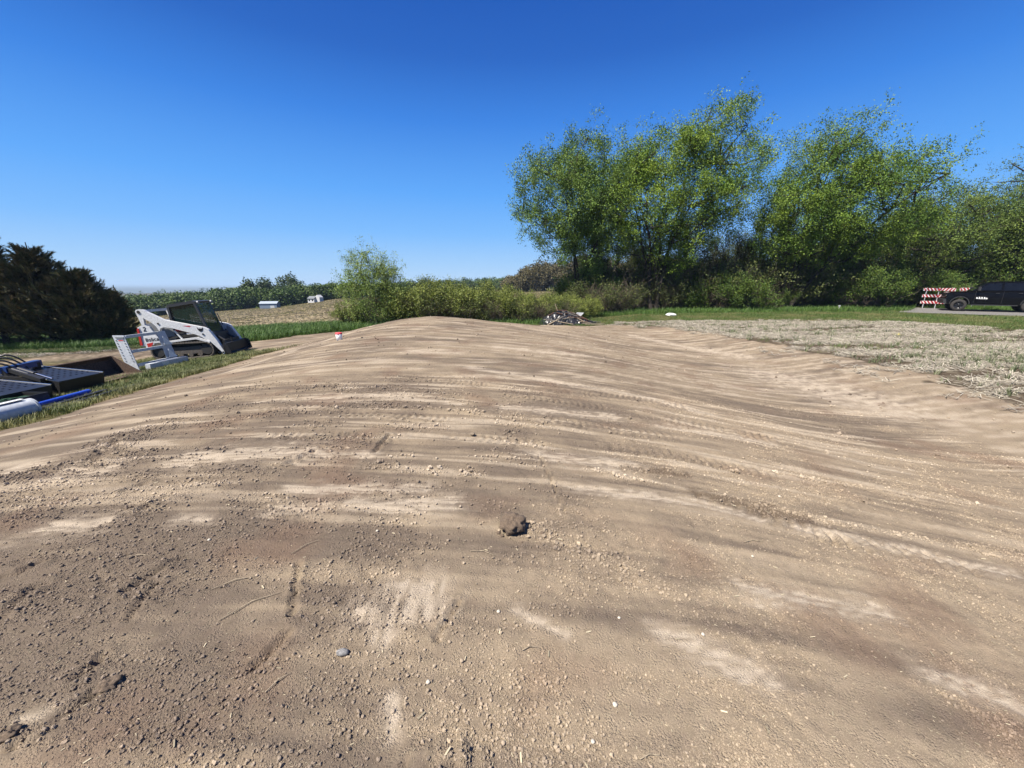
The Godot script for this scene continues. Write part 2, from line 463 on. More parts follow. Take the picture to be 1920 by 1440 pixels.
func grid_mesh(am: ArrayMesh, gr: Grid, hole: Grid, m: Material) -> void:
	var V := PackedVector3Array(); var N := PackedVector3Array(); var C := PackedColorArray(); var U := PackedVector2Array(); var I := PackedInt32Array()
	var n := gr.nx * gr.nd
	V.resize(n); N.resize(n); C.resize(n); U.resize(n)
	for j in gr.nd:
		var d := gr.d0 + j * gr.step
		for i in gr.nx:
			var x := gr.x0 + i * gr.step
			var k := j * gr.nx + i
			V[k] = Vector3(x, gr.h[k], -d)
			var hx := gr.h[j * gr.nx + mini(i + 1, gr.nx - 1)] - gr.h[j * gr.nx + maxi(i - 1, 0)]
			var hd := gr.h[mini(j + 1, gr.nd - 1) * gr.nx + i] - gr.h[maxi(j - 1, 0) * gr.nx + i]
			N[k] = Vector3(-hx, 2.0 * gr.step, hd).normalized()
			U[k] = Vector2(x, d)
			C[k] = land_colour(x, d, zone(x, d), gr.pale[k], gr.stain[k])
	for j in gr.nd - 1:
		for i in gr.nx - 1:
			if hole:
				var cx := gr.x0 + (i + 0.5) * gr.step
				var cd := gr.d0 + (j + 0.5) * gr.step
				if hole.covers(cx, cd): continue
			var a := j * gr.nx + i
			I.append_array([a, a + gr.nx, a + gr.nx + 1, a, a + gr.nx + 1, a + 1])
	var arr := []
	arr.resize(Mesh.ARRAY_MAX)
	arr[Mesh.ARRAY_VERTEX] = V; arr[Mesh.ARRAY_NORMAL] = N; arr[Mesh.ARRAY_COLOR] = C; arr[Mesh.ARRAY_TEX_UV] = U; arr[Mesh.ARRAY_INDEX] = I
	am.add_surface_from_arrays(Mesh.PRIMITIVE_TRIANGLES, arr)
	am.surface_set_material(am.get_surface_count() - 1, m)

func coarse_h(x: float, d: float) -> float:   # the outer land as its two-metre squares draw it
	var u := floorf((x + 16.0) / 2.0) * 2.0 - 16.0
	var v := floorf((d + 3.0) / 2.0) * 2.0 - 3.0
	var s := (x - u) / 2.0
	var t := (d - v) / 2.0
	return lerpf(lerpf(land(u, v), land(u + 2, v), s), lerpf(land(u, v + 2), land(u + 2, v + 2), s), t)

func build_ground() -> void:
	dirt_poly = PackedVector2Array(); straw_poly = PackedVector2Array()
	for p in DIRT: dirt_poly.append(Vector2(p[0], p[1]))
	for p in STRAW: straw_poly.append(Vector2(p[0], p[1]))
	n_edge = noise(0.5, 11, FastNoiseLite.TYPE_SIMPLEX_SMOOTH, 3)
	n_a = noise(1.0, 12, FastNoiseLite.TYPE_SIMPLEX_SMOOTH, 3)
	n_b = noise(1.0, 13, FastNoiseLite.TYPE_SIMPLEX_SMOOTH, 2)
	n_cell = noise(13.0, 14, FastNoiseLite.TYPE_CELLULAR, 1)
	prepare_land()
	mid_grid = Grid.new(-16, -3, 22, 27, 0.1)
	shape_soil(mid_grid, false)
	for j in mid_grid.nd:
		for i in mid_grid.nx:
			var e := mini(mini(i, mid_grid.nx - 1 - i), mini(j, mid_grid.nd - 1 - j))
			if e < 12:
				var k := j * mid_grid.nx + i
				mid_grid.h[k] = lerpf(coarse_h(mid_grid.x0 + i * 0.1, mid_grid.d0 + j * 0.1), mid_grid.h[k], e / 12.0)
	near_grid = Grid.new(-5, 0.4, 7, 7.2, 0.02)
	shape_soil(near_grid, true)
	for j in near_grid.nd:
		for i in near_grid.nx:
			var e := mini(mini(i, near_grid.nx - 1 - i), mini(j, near_grid.nd - 1 - j))
			if e < 20:
				var k := j * near_grid.nx + i
				near_grid.h[k] = lerpf(mid_grid.at(near_grid.x0 + i * 0.02, near_grid.d0 + j * 0.02), near_grid.h[k], e / 20.0)
	var soil := StandardMaterial3D.new()
	soil.vertex_color_use_as_albedo = true
	soil.albedo_texture = M.soil_col
	soil.roughness = 1.0
	soil.metallic_specular = 0.15
	soil.heightmap_enabled = true
	soil.heightmap_texture = M.soil_hgt
	soil.heightmap_scale = 1.1
	soil.uv1_scale = Vector3(1.6, 1.6, 1.6)
	M.soil = soil
	var ground := Node3D.new()
	ground.name = "ground"
	add_child(ground)
	tag(ground, "graded brown soil mound running into straw, grass and fields", "ground", "", "structure")
	var am := ArrayMesh.new()
	grid_mesh(am, near_grid, null, soil)
	grid_mesh(am, mid_grid, near_grid, soil)
	var o := MeshInstance3D.new()
	o.mesh = am
	o.name = "bare_soil"
	ground.add_child(o, true)
	# the outer land, squares growing towards the horizon
	var xs := []
	var ds := []
	var x := -16.0
	var left := []
	var stp := 2.0
	while x > -1300.0:
		if x < -60.0: stp *= 1.22
		x -= stp
		left.append(x)
	left.reverse()
	xs.append_array(left)
	for i in 20: xs.append(-16.0 + 2.0 * i)
	x = 22.0; stp = 2.0
	while x < 1300.0:
		if x > 60.0: stp *= 1.22
		x += stp
		xs.append(x)
	var back := []
	x = -3.0; stp = 2.0
	while x > -300.0:
		if x < -20.0: stp *= 1.4
		x -= stp
		back.append(x)
	back.reverse()
	ds.append_array(back)
	for i in 16: ds.append(-3.0 + 2.0 * i)
	x = 27.0; stp = 2.0
	while x < 1500.0:
		if x > 120.0: stp *= 1.15
		x += stp
		ds.append(x)
	var V := PackedVector3Array(); var C := PackedColorArray(); var U := PackedVector2Array(); var I := PackedInt32Array(); var N := PackedVector3Array()
	for d in ds:
		for q in xs:
			V.append(Vector3(q, land(q, d), -d))
			N.append(Vector3(land(q - 1.0, d) - land(q + 1.0, d), 2.0, land(q, d + 1.0) - land(q, d - 1.0)).normalized())
			U.append(Vector2(q, d))
			C.append(land_colour(q, d, zone(q, d)))
	var w := xs.size()
	for j in ds.size() - 1:
		for i in w - 1:
			var cx: float = (xs[i] + xs[i + 1]) * 0.5
			var cd: float = (ds[j] + ds[j + 1]) * 0.5
			if mid_grid.covers(cx, cd): continue
			var a := j * w + i
			I.append_array([a, a + w, a + w + 1, a, a + w + 1, a + 1])
	var arr := []
	arr.resize(Mesh.ARRAY_MAX)
	arr[Mesh.ARRAY_VERTEX] = V; arr[Mesh.ARRAY_NORMAL] = N; arr[Mesh.ARRAY_COLOR] = C; arr[Mesh.ARRAY_TEX_UV] = U; arr[Mesh.ARRAY_INDEX] = I
	var fm := ArrayMesh.new()
	fm.add_surface_from_arrays(Mesh.PRIMITIVE_TRIANGLES, arr)
	var fmat := StandardMaterial3D.new()
	fmat.vertex_color_use_as_albedo = true
	fmat.albedo_texture = M.grime
	fmat.uv1_scale = Vector3(0.21, 0.21, 0.21)
	fmat.roughness = 1.0
	fmat.metallic_specular = 0.1
	fm.surface_set_material(0, fmat)
	o = MeshInstance3D.new()
	o.mesh = fm
	o.name = "fields"
	ground.add_child(o, true)

# ---------------------------------------------------------------- instanced ground cover
func scatter(called: String, mesh: Mesh, m: Material, xf: Array, cols: Array, parent: Node = null) -> MultiMeshInstance3D:
	var mm := MultiMesh.new()
	mm.transform_format = MultiMesh.TRANSFORM_3D
	mm.use_colors = true
	mm.mesh = mesh
	mm.instance_count = xf.size()
	for i in xf.size():
		mm.set_instance_transform(i, xf[i])
		mm.set_instance_color(i, cols[i])
	var o := MultiMeshInstance3D.new()
	o.multimesh = mm
	o.material_override = m
	o.name = called if parent else numbered(called)
	o.set_meta("kind", "stuff")
	(parent if parent else self).add_child(o, true)
	return o

func rand_basis(s: float) -> Basis:
	return Basis(Vector3(rng.randfn(), rng.randfn(), rng.randfn()).normalized(), rng.randf() * TAU).scaled(Vector3.ONE * s)

func tuft_mesh(blades: int, height: float, width: float, lean: float, spread: float) -> ArrayMesh:
	var st := mb()
	for k in blades:
		var a := rng.randf() * TAU
		var o := Vector3(cos(a), 0, sin(a)) * spread * sqrt(rng.randf())
		var dir := Vector3(cos(a + rng.randf_range(-0.6, 0.6)), 0, sin(a + rng.randf_range(-0.6, 0.6)))
		var h := height * rng.randf_range(0.55, 1.0)
		var side := dir.cross(Vector3.UP) * width * 0.5
		var p1 := o + Vector3.UP * h * 0.55 + dir * h * lean * 0.35
		var p2 := o + Vector3.UP * h + dir * h * lean
		quad(st, o - side, o + side, p1 + side * 0.8, p1 - side * 0.8)
		tri(st, p1 - side * 0.8, p1 + side * 0.8, p2)
	st.generate_normals()
	return st.commit()

func straw_mesh() -> ArrayMesh:
	var st := mb()
	for k in 9:
		var a := rng.randf() * TAU
		var c := Vector3(rng.randfn() * 0.09, rng.randf_range(0.006, 0.07), rng.randfn() * 0.09)
		var dir := Vector3(cos(a), rng.randf_range(-0.4, 0.4), sin(a)) * rng.randf_range(0.05, 0.13)
		beam(st, c - dir, c + dir, 0.012, 0.005)
	st.generate_normals()
	return st.commit()

func leaf_cluster(n: int, size: float, spread: float) -> ArrayMesh:
	var st := mb()
	for k in n:
		var c := Vector3(rng.randfn(), rng.randfn(), rng.randfn()) * spread * 0.55
		var b := rand_basis(1.0)
		var s := size * rng.randf_range(0.7, 1.2)
		var tip := c + b.x * s
		var l := c + b.x * s * 0.45 + b.z * s * 0.3 + b.y * s * 0.08
		var r := c + b.x * s * 0.45 - b.z * s * 0.3 + b.y * s * 0.08
		tri(st, c, l, tip); tri(st, c, tip, r)
	st.generate_normals()
	return st.commit()

func twig_spray(n: int, size: float, thick: float) -> ArrayMesh:
	var st := mb()
	for k in n:
		var a := Vector3(rng.randfn() * 0.25, 0, rng.randfn() * 0.25) * size
		var b := a + Vector3(rng.randfn() * 0.4, rng.randf_range(0.5, 1.0), rng.randfn() * 0.4) * size
		var c := b + Vector3(rng.randfn() * 0.3, rng.randf_range(0.2, 0.5), rng.randfn() * 0.3) * size
		tube(st, [a, b, c], [thick, thick * 0.7, thick * 0.25], 3, false)
	st.generate_normals()
	return st.commit()

func crumb_mesh(sd: int) -> ArrayMesh:
	var st := lump(0.62, 1.1, sd, 0.8, 4, false)
	st.generate_normals()
	return st.commit()

func build_ground_cover() -> void:
	# loose crumbs of soil on the graded surface
	for v in 3:
		var xf := []
		var cols := []
		var want := 60000
		var tries := 0
		while xf.size() < want and tries < 420000:
			tries += 1
			var d := 0.75 + 6.0 * pow(rng.randf(), 1.6)
			var x := rng.randf_range(-1.0, 1.0) * (0.7 + 1.35 * d)
			if not near_grid.covers(x, d): continue
			var k := int((d - 0.4) / 0.02) * near_grid.nx + int((x + 5.0) / 0.02)
			var dens := clampf(0.22 + 0.5 * (1.0 - smoothstep(-0.8, 1.0, x)) * (1.0 - smoothstep(2.2, 3.6, d)) + 1.7 * n_a.get_noise_2d(x * 0.8 + 30.0, d * 0.8) + 0.8 * n_b.get_noise_2d(x * 0.6, stream(x, d) * 3.0) - 1.2 * near_grid.pale[k] + 0.9 * near_grid.dark[k], 0.04, 1.0)
			if rng.randf() > dens: continue
			var s := 0.0017 + 0.0026 * rng.randf() + 0.012 * pow(rng.randf(), 14.0)
			s *= lerpf(0.85, 1.6, smoothstep(1.2, 4.0, d))
			s *= lerpf(1.0, 0.68, smoothstep(0.0, 1.2, x))
			if near_grid.dark[k] > 0.25: s *= rng.randf_range(1.0, 2.0)
			xf.append(Transform3D(rand_basis(s), g(x, d, s * 0.3)))
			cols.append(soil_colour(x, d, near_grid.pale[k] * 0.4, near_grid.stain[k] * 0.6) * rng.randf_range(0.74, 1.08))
		var o := scatter("soil_crumbs", crumb_mesh(40 + v), M.crumb, xf, cols)
		tag(o, ["loose small crumbs of brown soil strewn over the graded mound", "rounded crumbs of brown soil strewn over the graded mound", "angular crumbs of brown soil strewn over the graded mound"][v], "soil crumbs", "loose soil crumbs", "stuff")
	var cx := []
	var cc := []
	while cx.size() < 2600:
		var d := rng.randf_range(3.0, 22.0)
		var x := rng.randf_range(-9.0, 10.0)
		if zone(x, d) != 0: continue
		if n_b.get_noise_2d(x * 0.3, stream(x, d) * 2.2) + 0.35 * rng.randfn() < 0.15: continue
		var s := 0.008 + 0.010 * rng.randf() + 0.03 * pow(rng.randf(), 8.0)
		cx.append(Transform3D(rand_basis(s), g(x, d, s * 0.35)))
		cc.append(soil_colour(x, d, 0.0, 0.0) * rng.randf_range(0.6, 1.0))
	tag(scatter("soil_clods", crumb_mesh(51), M.crumb, cx, cc), "larger clods of soil scattered along the grading tracks", "soil clods", "", "stuff")
	# pale chaff and chips on the soil
	var st := mb()
	box(st, Vector3.ZERO, Vector3(1.0, 0.10, 0.20))
	st.generate_normals()
	var chip := st.commit()
	var fx := []
	var fc := []
	while fx.size() < 7000:
		var d := 0.75 + 9.0 * pow(rng.randf(), 1.8)
		var x := rng.randf_range(-1.0, 1.0) * (0.7 + 1.35 * d)
		if zone(x, d) != 0: continue
		var s := 0.004 + 0.006 * rng.randf() + 0.025 * pow(rng.randf(), 24.0)
		fx.append(Transform3D((Basis(Vector3.UP, rng.randf() * TAU) * Basis(Vector3.RIGHT, rng.randfn() * 0.5)).scaled(Vector3.ONE * s), g(x, d, s * 0.12 + 0.001)))
		fc.append(Color(0.42, 0.36, 0.25) * rng.randf_range(0.5, 1.25))
	tag(scatter("straw_chips", chip, M.crumb, fx, fc), "pale chips of dry straw and gravel lying on the soil", "straw chips", "", "stuff")
	# straw mulch
	for v in 2:
		var sx := []
		var sc := []
		var n := 0
		while sx.size() < 11000 and n < 300000:
			n += 1
			var x := rng.randf_range(5.0, 33.0) if rng.randf() < 0.86 else rng.randf_range(-27.0, -15.0)
			var d := rng.randf_range(3.0, 26.0)
			if zone(x, d) != 1:
				if not (zone(x, d) == 0 and x > 8.6 and rng.randf() < 0.10): continue
			if 1.3 * n_b.get_noise_2d(x * 0.16, d * 0.8) + 0.8 * n_a.get_noise_2d(x * 1.6, d * 1.6) + 0.25 * rng.randfn() < 0.08: continue
			sx.append(Transform3D(Basis(Vector3.UP, rng.randf() * TAU).scaled(Vector3.ONE * rng.randf_range(0.55, 1.15)), g(x, d)))
			sc.append(Color(0.46, 0.415, 0.325).lerp(Color(0.25, 0.218, 0.175), rng.randf()) * rng.randf_range(0.8, 1.15))
		var o := scatter("straw_mulch", straw_mesh(), M.straw, sx, sc)
		tag(o, "loose pale straw mulch spread over the soil", "straw", "straw mulch", "stuff")
	# grass
	var short := tuft_mesh(11, 0.11, 0.007, 0.5, 0.10)
	var tall := tuft_mesh(12, 0.42, 0.013, 0.45, 0.16)
	var gx := []
	var gc := []
	var tx := []
	var tc := []
	var n := 0
	while n < 150000:
		n += 1
		var r := rng.randf()
		var x: float
		var d: float
		if r < 0.30: x = rng.randf_range(-15.0, -7.5); d = rng.randf_range(3.5, 16.5)
		elif r < 0.60: x = rng.randf_range(-46.0, -6.0); d = rng.randf_range(17.0, 33.0)
		else: x = rng.randf_range(-8.0, 46.0); d = rng.randf_range(12.0, 35.0)
		if x > 22.0 and on_road(x, d): continue
		var z := zone(x, d)
		var lush := n_edge.get_noise_2d(x * 0.7, d * 0.7)
		if z == 4 and rng.randf() > 0.3: continue
		if z == 0 or z == 3: continue
		if z == 1 and (rng.randf() > 0.06 + 0.6 * maxf(0.0, n_edge.get_noise_2d(x * 0.8 + 40.0, d * 0.8))): continue
		var dry := clampf(0.35 - lush * 0.9 + 0.25 * rng.randfn(), 0.0, 1.0)
		if x < -7.0 and d < 17.0:
			dry = clampf(dry + 0.4, 0.0, 1.0)
			if rng.randf() > clampf(0.35 + 1.2 * n_edge.get_noise_2d(x * 1.6 + 7.0, d * 1.6), 0.12, 0.9): continue
		var col := Color(0.060, 0.112, 0.020).lerp(Color(0.21, 0.19, 0.080), dry * 0.8) * rng.randf_range(0.75, 1.2)
		var thick_strip := (x < -6.0 and d > 20.0 - 0.1 * (x + 14.0) and d < 31.0) or (x > -8.0 and x < 4.0 and d > 24.0) or (x >= 4.0 and d > 30.0)
		if thick_strip and z == 2:
			var s := rng.randf_range(0.55, 1.15)
			tx.append(Transform3D(Basis(Vector3.UP, rng.randf() * TAU).scaled(Vector3(s, s * rng.randf_range(0.6, 1.2), s)), g(x, d)))
			tc.append(Color(0.045, 0.105, 0.018).lerp(Color(0.095, 0.155, 0.03), rng.randf()) * rng.randf_range(0.75, 1.2))
		else:
			var s := rng.randf_range(0.7, 1.5)
			gx.append(Transform3D(Basis(Vector3.UP, rng.randf() * TAU).scaled(Vector3.ONE * s), g(x, d)))
			gc.append(col)
	tag(scatter("short_grass", short, M.blade, gx, gc), "short patchy grass along the soil edge and verge", "grass", "", "stuff")
	tag(scatter("tall_grass", tall, M.blade, tx, tc), "tall lush green grass strip at the foot of the bushes", "grass", "", "stuff")
	# green weeds coming up through the straw
	var weed := tuft_mesh(10, 0.26, 0.016, 0.55, 0.09)
	var wx := []
	var wc := []
	n = 0
	while wx.size() < 1500 and n < 60000:
		n += 1
		var x := rng.randf_range(7.0, 31.0)
		var d := rng.randf_range(5.0, 24.0)
		if zone(x, d) != 1: continue
		var near_patch := exp(-pow(Vector2((x - 13.6) / 2.2, (d - 10.8) / 1.3).length(), 2.0))
		if rng.randf() > 0.10 + 0.35 * maxf(0.0, n_edge.get_noise_2d(x * 0.6 + 9.0, d * 0.6)) + near_patch: continue
		var s := rng.randf_range(0.4, 1.0)
		wx.append(Transform3D(Basis(Vector3.UP, rng.randf() * TAU).scaled(Vector3.ONE * s), g(x, d)))
		wc.append(Color(0.085, 0.115, 0.050).lerp(Color(0.17, 0.18, 0.10), rng.randf()) * rng.randf_range(0.8, 1.2))
	tag(scatter("weeds", weed, M.blade, wx, wc), "grey green weeds sprouting through the straw mulch", "weeds", "", "stuff")
	# pale crop residue on the far field
	var rx := []
	var rc := []
	while rx.size() < 16000:
		var d := 31.0 + 95.0 * pow(rng.randf(), 1.3)
		var x := rng.randf_range(-0.95, -0.2) * d if rng.randf() < 0.75 else rng.randf_range(-0.25, 0.2) * d
		if zone(x, d) != 3: continue
		if n_b.get_noise_2d(x * 0.05 + d * 0.02, d * 0.22 - x * 0.06) + 0.4 * rng.randfn() < 0.05: continue
		rx.append(Transform3D(Basis(Vector3.UP, rng.randf() * TAU).scaled(Vector3(rng.randf_range(0.2, 0.6), 0.5, rng.randf_range(0.25, 0.7))), Vector3(x, land(x, d) + 0.03, -d)))
		rc.append(Color(0.36, 0.29, 0.175) * rng.randf_range(0.5, 1.1))
	tag(scatter("crop_residue", chip, M.straw, rx, rc), "pale crop residue littering the sloping stubble field", "stubble", "", "stuff")

# ---------------------------------------------------------------- trees
func on_road(x: float, d: float) -> bool:
	var n := (x - 35.8) * 0.73 + (d - 27.4) * 0.68
	var s := (x - 35.8) * -0.68 + (d - 27.4) * 0.73
	var w := 0.35 * n_edge.get_noise_2d(x * 1.5, d * 1.5)
	return n > -4.5 + w and n < 2.8 + w and s > -26.0 and s < 5.5 + 2.0 * w

class Wood:
	var V := PackedVector3Array()
	var N := PackedVector3Array()
	var I := PackedInt32Array()
	var leaves := []
	var tops := []
	func limb(pts: Array, rads: Array, sides: int) -> void:
		var first := V.size()
		for i in pts.size():
			var t: Vector3 = (pts[mini(i + 1, pts.size() - 1)] - pts[maxi(i - 1, 0)]).normalized()
			var u := t.cross(Vector3.UP if absf(t.y) < 0.9 else Vector3.RIGHT).normalized()
			var v := u.cross(t)
			for k in sides:
				var a := TAU * k / sides
				var n := u * cos(a) + v * sin(a)
				V.append(pts[i] + n * float(rads[i]))
				N.append(n)
		for i in pts.size() - 1:
			for k in sides:
				var q := (k + 1) % sides
				var a := first + i * sides
				I.append_array([a + k, a + q, a + sides + q, a + k, a + sides + q, a + sides + k])
	func mesh() -> ArrayMesh:
		var arr := []
		arr.resize(Mesh.ARRAY_MAX)
		arr[Mesh.ARRAY_VERTEX] = V; arr[Mesh.ARRAY_NORMAL] = N; arr[Mesh.ARRAY_INDEX] = I
		var m := ArrayMesh.new()
		m.add_surface_from_arrays(Mesh.PRIMITIVE_TRIANGLES, arr)
		return m

func grow(trunk: Wood, boughs: Wood, p: Vector3, dir: Vector3, length: float, rad: float, lvl: int, c: Dictionary) -> void:
	var last: int = c.kids.size()
	var segs: int = [6, 4, 3, 2, 2][lvl]
	if lvl == last: segs = 2
	var pts := [p]
	var rads := [rad]
	var q := p
	var t := dir
	for i in segs:
		t = (t + Vector3(rng.randfn(), rng.randfn() * 0.6, rng.randfn()) * float(c.wobble[mini(lvl, c.wobble.size() - 1)]) + Vector3.UP * float(c.rise[mini(lvl, c.rise.size() - 1)]) + c.lean * (0.3 + 0.4 * lvl)).normalized()
		q += t * length / segs
		pts.append(q)
		rads.append(maxf(rad * (1.0 - 0.72 * (i + 1.0) / segs), float(c.thin)))
	if lvl == 0: trunk.limb(pts, rads, 8)
	else: boughs.limb(pts, rads, [6, 5, 4, 3, 3][lvl])
	if lvl < last:
		var n: int = c.kids[lvl]
		var spin := rng.randf() * TAU
		for k in n:
			var f := lerpf(float(c.from[lvl]), 1.0, (k + rng.randf()) / n)
			var s := f * segs
			var i := mini(int(s), segs - 1)
			var at: Vector3 = pts[i].lerp(pts[i + 1], s - i)
			var along: Vector3 = (pts[i + 1] - pts[i]).normalized()
			spin += 2.4 + rng.randf() * 0.5
			var u := along.cross(Vector3.UP if absf(along.y) < 0.95 else Vector3.RIGHT).normalized()
			var side := u.rotated(along, spin)
			var ang := float(c.angle[lvl]) * rng.randf_range(0.65, 1.25)
			var nd := (along * cos(ang) + side * sin(ang)).normalized()
			var len2 := length * float(c.ratio[lvl]) * rng.randf_range(0.7, 1.2) * (1.15 - 0.45 * f)
			grow(trunk, boughs, at, nd, len2, maxf(rads[i] * 0.62, float(c.thin)), lvl + 1, c)
		if lvl >= 1:
			grow(trunk, boughs, q, t, length * float(c.ratio[lvl]) * 0.8, maxf(rads[segs] * 0.9, float(c.thin)), lvl + 1, c)
	else:
		for k in int(c.leafn):
			var f := rng.randf_range(0.1, 1.05)
			var at: Vector3 = p.lerp(q, f) + Vector3(rng.randfn(), rng.randfn(), rng.randfn()) * float(c.puff)
			if rng.randf() < float(c.get("keep", 1.0)): boughs.leaves.append(at)

func tree_node(called: String, c: Dictionary, label: String, category: String, at: Vector3, group := "") -> Node3D:
	rng.seed = int(c.seed)
	var o := thing(called, label, category, at, 0.0, group)
	var trunk := Wood.new()
	var boughs := Wood.new()
	for k in int(c.stems):
		var a := TAU * k / float(c.stems) + rng.randf()
		var tilt: float = float(c.splay) * rng.randf_range(0.45, 1.1) if int(c.stems) > 1 else 0.05
		var dir: Vector3 = (Vector3(cos(a) * sin(tilt), cos(tilt), sin(a) * sin(tilt)) + c.lean * 1.2).normalized()
		var foot: Vector3 = Vector3(cos(a), 0, sin(a)) * float(c.foot) * (0.3 + rng.randf())
		foot.y = -0.15
		grow(trunk, boughs, foot, dir, float(c.height) * rng.randf_range(0.8, 1.05) * 0.62, float(c.rad) * rng.randf_range(0.7, 1.1), 0, c)
	var t := MeshInstance3D.new()
	t.mesh = trunk.mesh(); t.material_override = M[c.bark]; t.name = "trunk"
	o.add_child(t, true)
	var b := MeshInstance3D.new()
	b.mesh = boughs.mesh(); b.material_override = M[c.bark]; b.name = "branches"
	o.add_child(b, true)
	b.set_meta("kind", "stuff")
	var xf := []
	var cols := []
	for p in boughs.leaves:
		xf.append(Transform3D(rand_basis(rng.randf_range(0.7, 1.25) * float(c.leaf)), p))
		var k: Color = c.green.lerp(c.lime, clampf(0.45 + 0.35 * rng.randfn(), 0.0, 1.0))
		cols.append(k * rng.randf_range(0.8, 1.15))
	if xf.size() > 0:
		var cr := scatter("crown", M.leaves, M.leafmat, xf, cols, o)
		cr.name = "crown"
	if c.has("sprays"):
		var sx := []
		var sc := []
		for k in int(c.sprays):
			var r := sqrt(rng.randf()) * float(c.spread)
			var a := rng.randf() * TAU
			var hh := float(c.height) * rng.randf_range(0.0, 0.62) * (1.15 - r / float(c.spread) * 0.5)
			sx.append(Transform3D(Basis(Vector3.UP, rng.randf() * TAU).rotated(Vector3.RIGHT, rng.randfn() * 0.25).scaled(Vector3.ONE * rng.randf_range(0.6, 1.2)), Vector3(cos(a) * r, hh * 0.8, sin(a) * r)))
			sc.append(c.twig * rng.randf_range(0.7, 1.3))
		scatter("twigs", M.spray, M.twigmat, sx, sc, o)
	return o

func in_lobes(lobes: Array, lo: float) -> Vector3:
	var L: Array = lobes[0]
	var total := 0.0
	for q in lobes: total += float(q[3]) * float(q[4]) * float(q[5])
	var pick := rng.randf() * total
	for q in lobes:
		pick -= float(q[3]) * float(q[4]) * float(q[5])
		if pick <= 0.0:
			L = q
			break
	var v := Vector3(rng.randfn(), rng.randfn(), rng.randfn()).normalized() * lerpf(lo, 1.0, pow(rng.randf(), 0.6))
	return Vector3(L[0] + v.x * L[3], L[1] + v.y * L[4], L[2] + v.z * L[5])

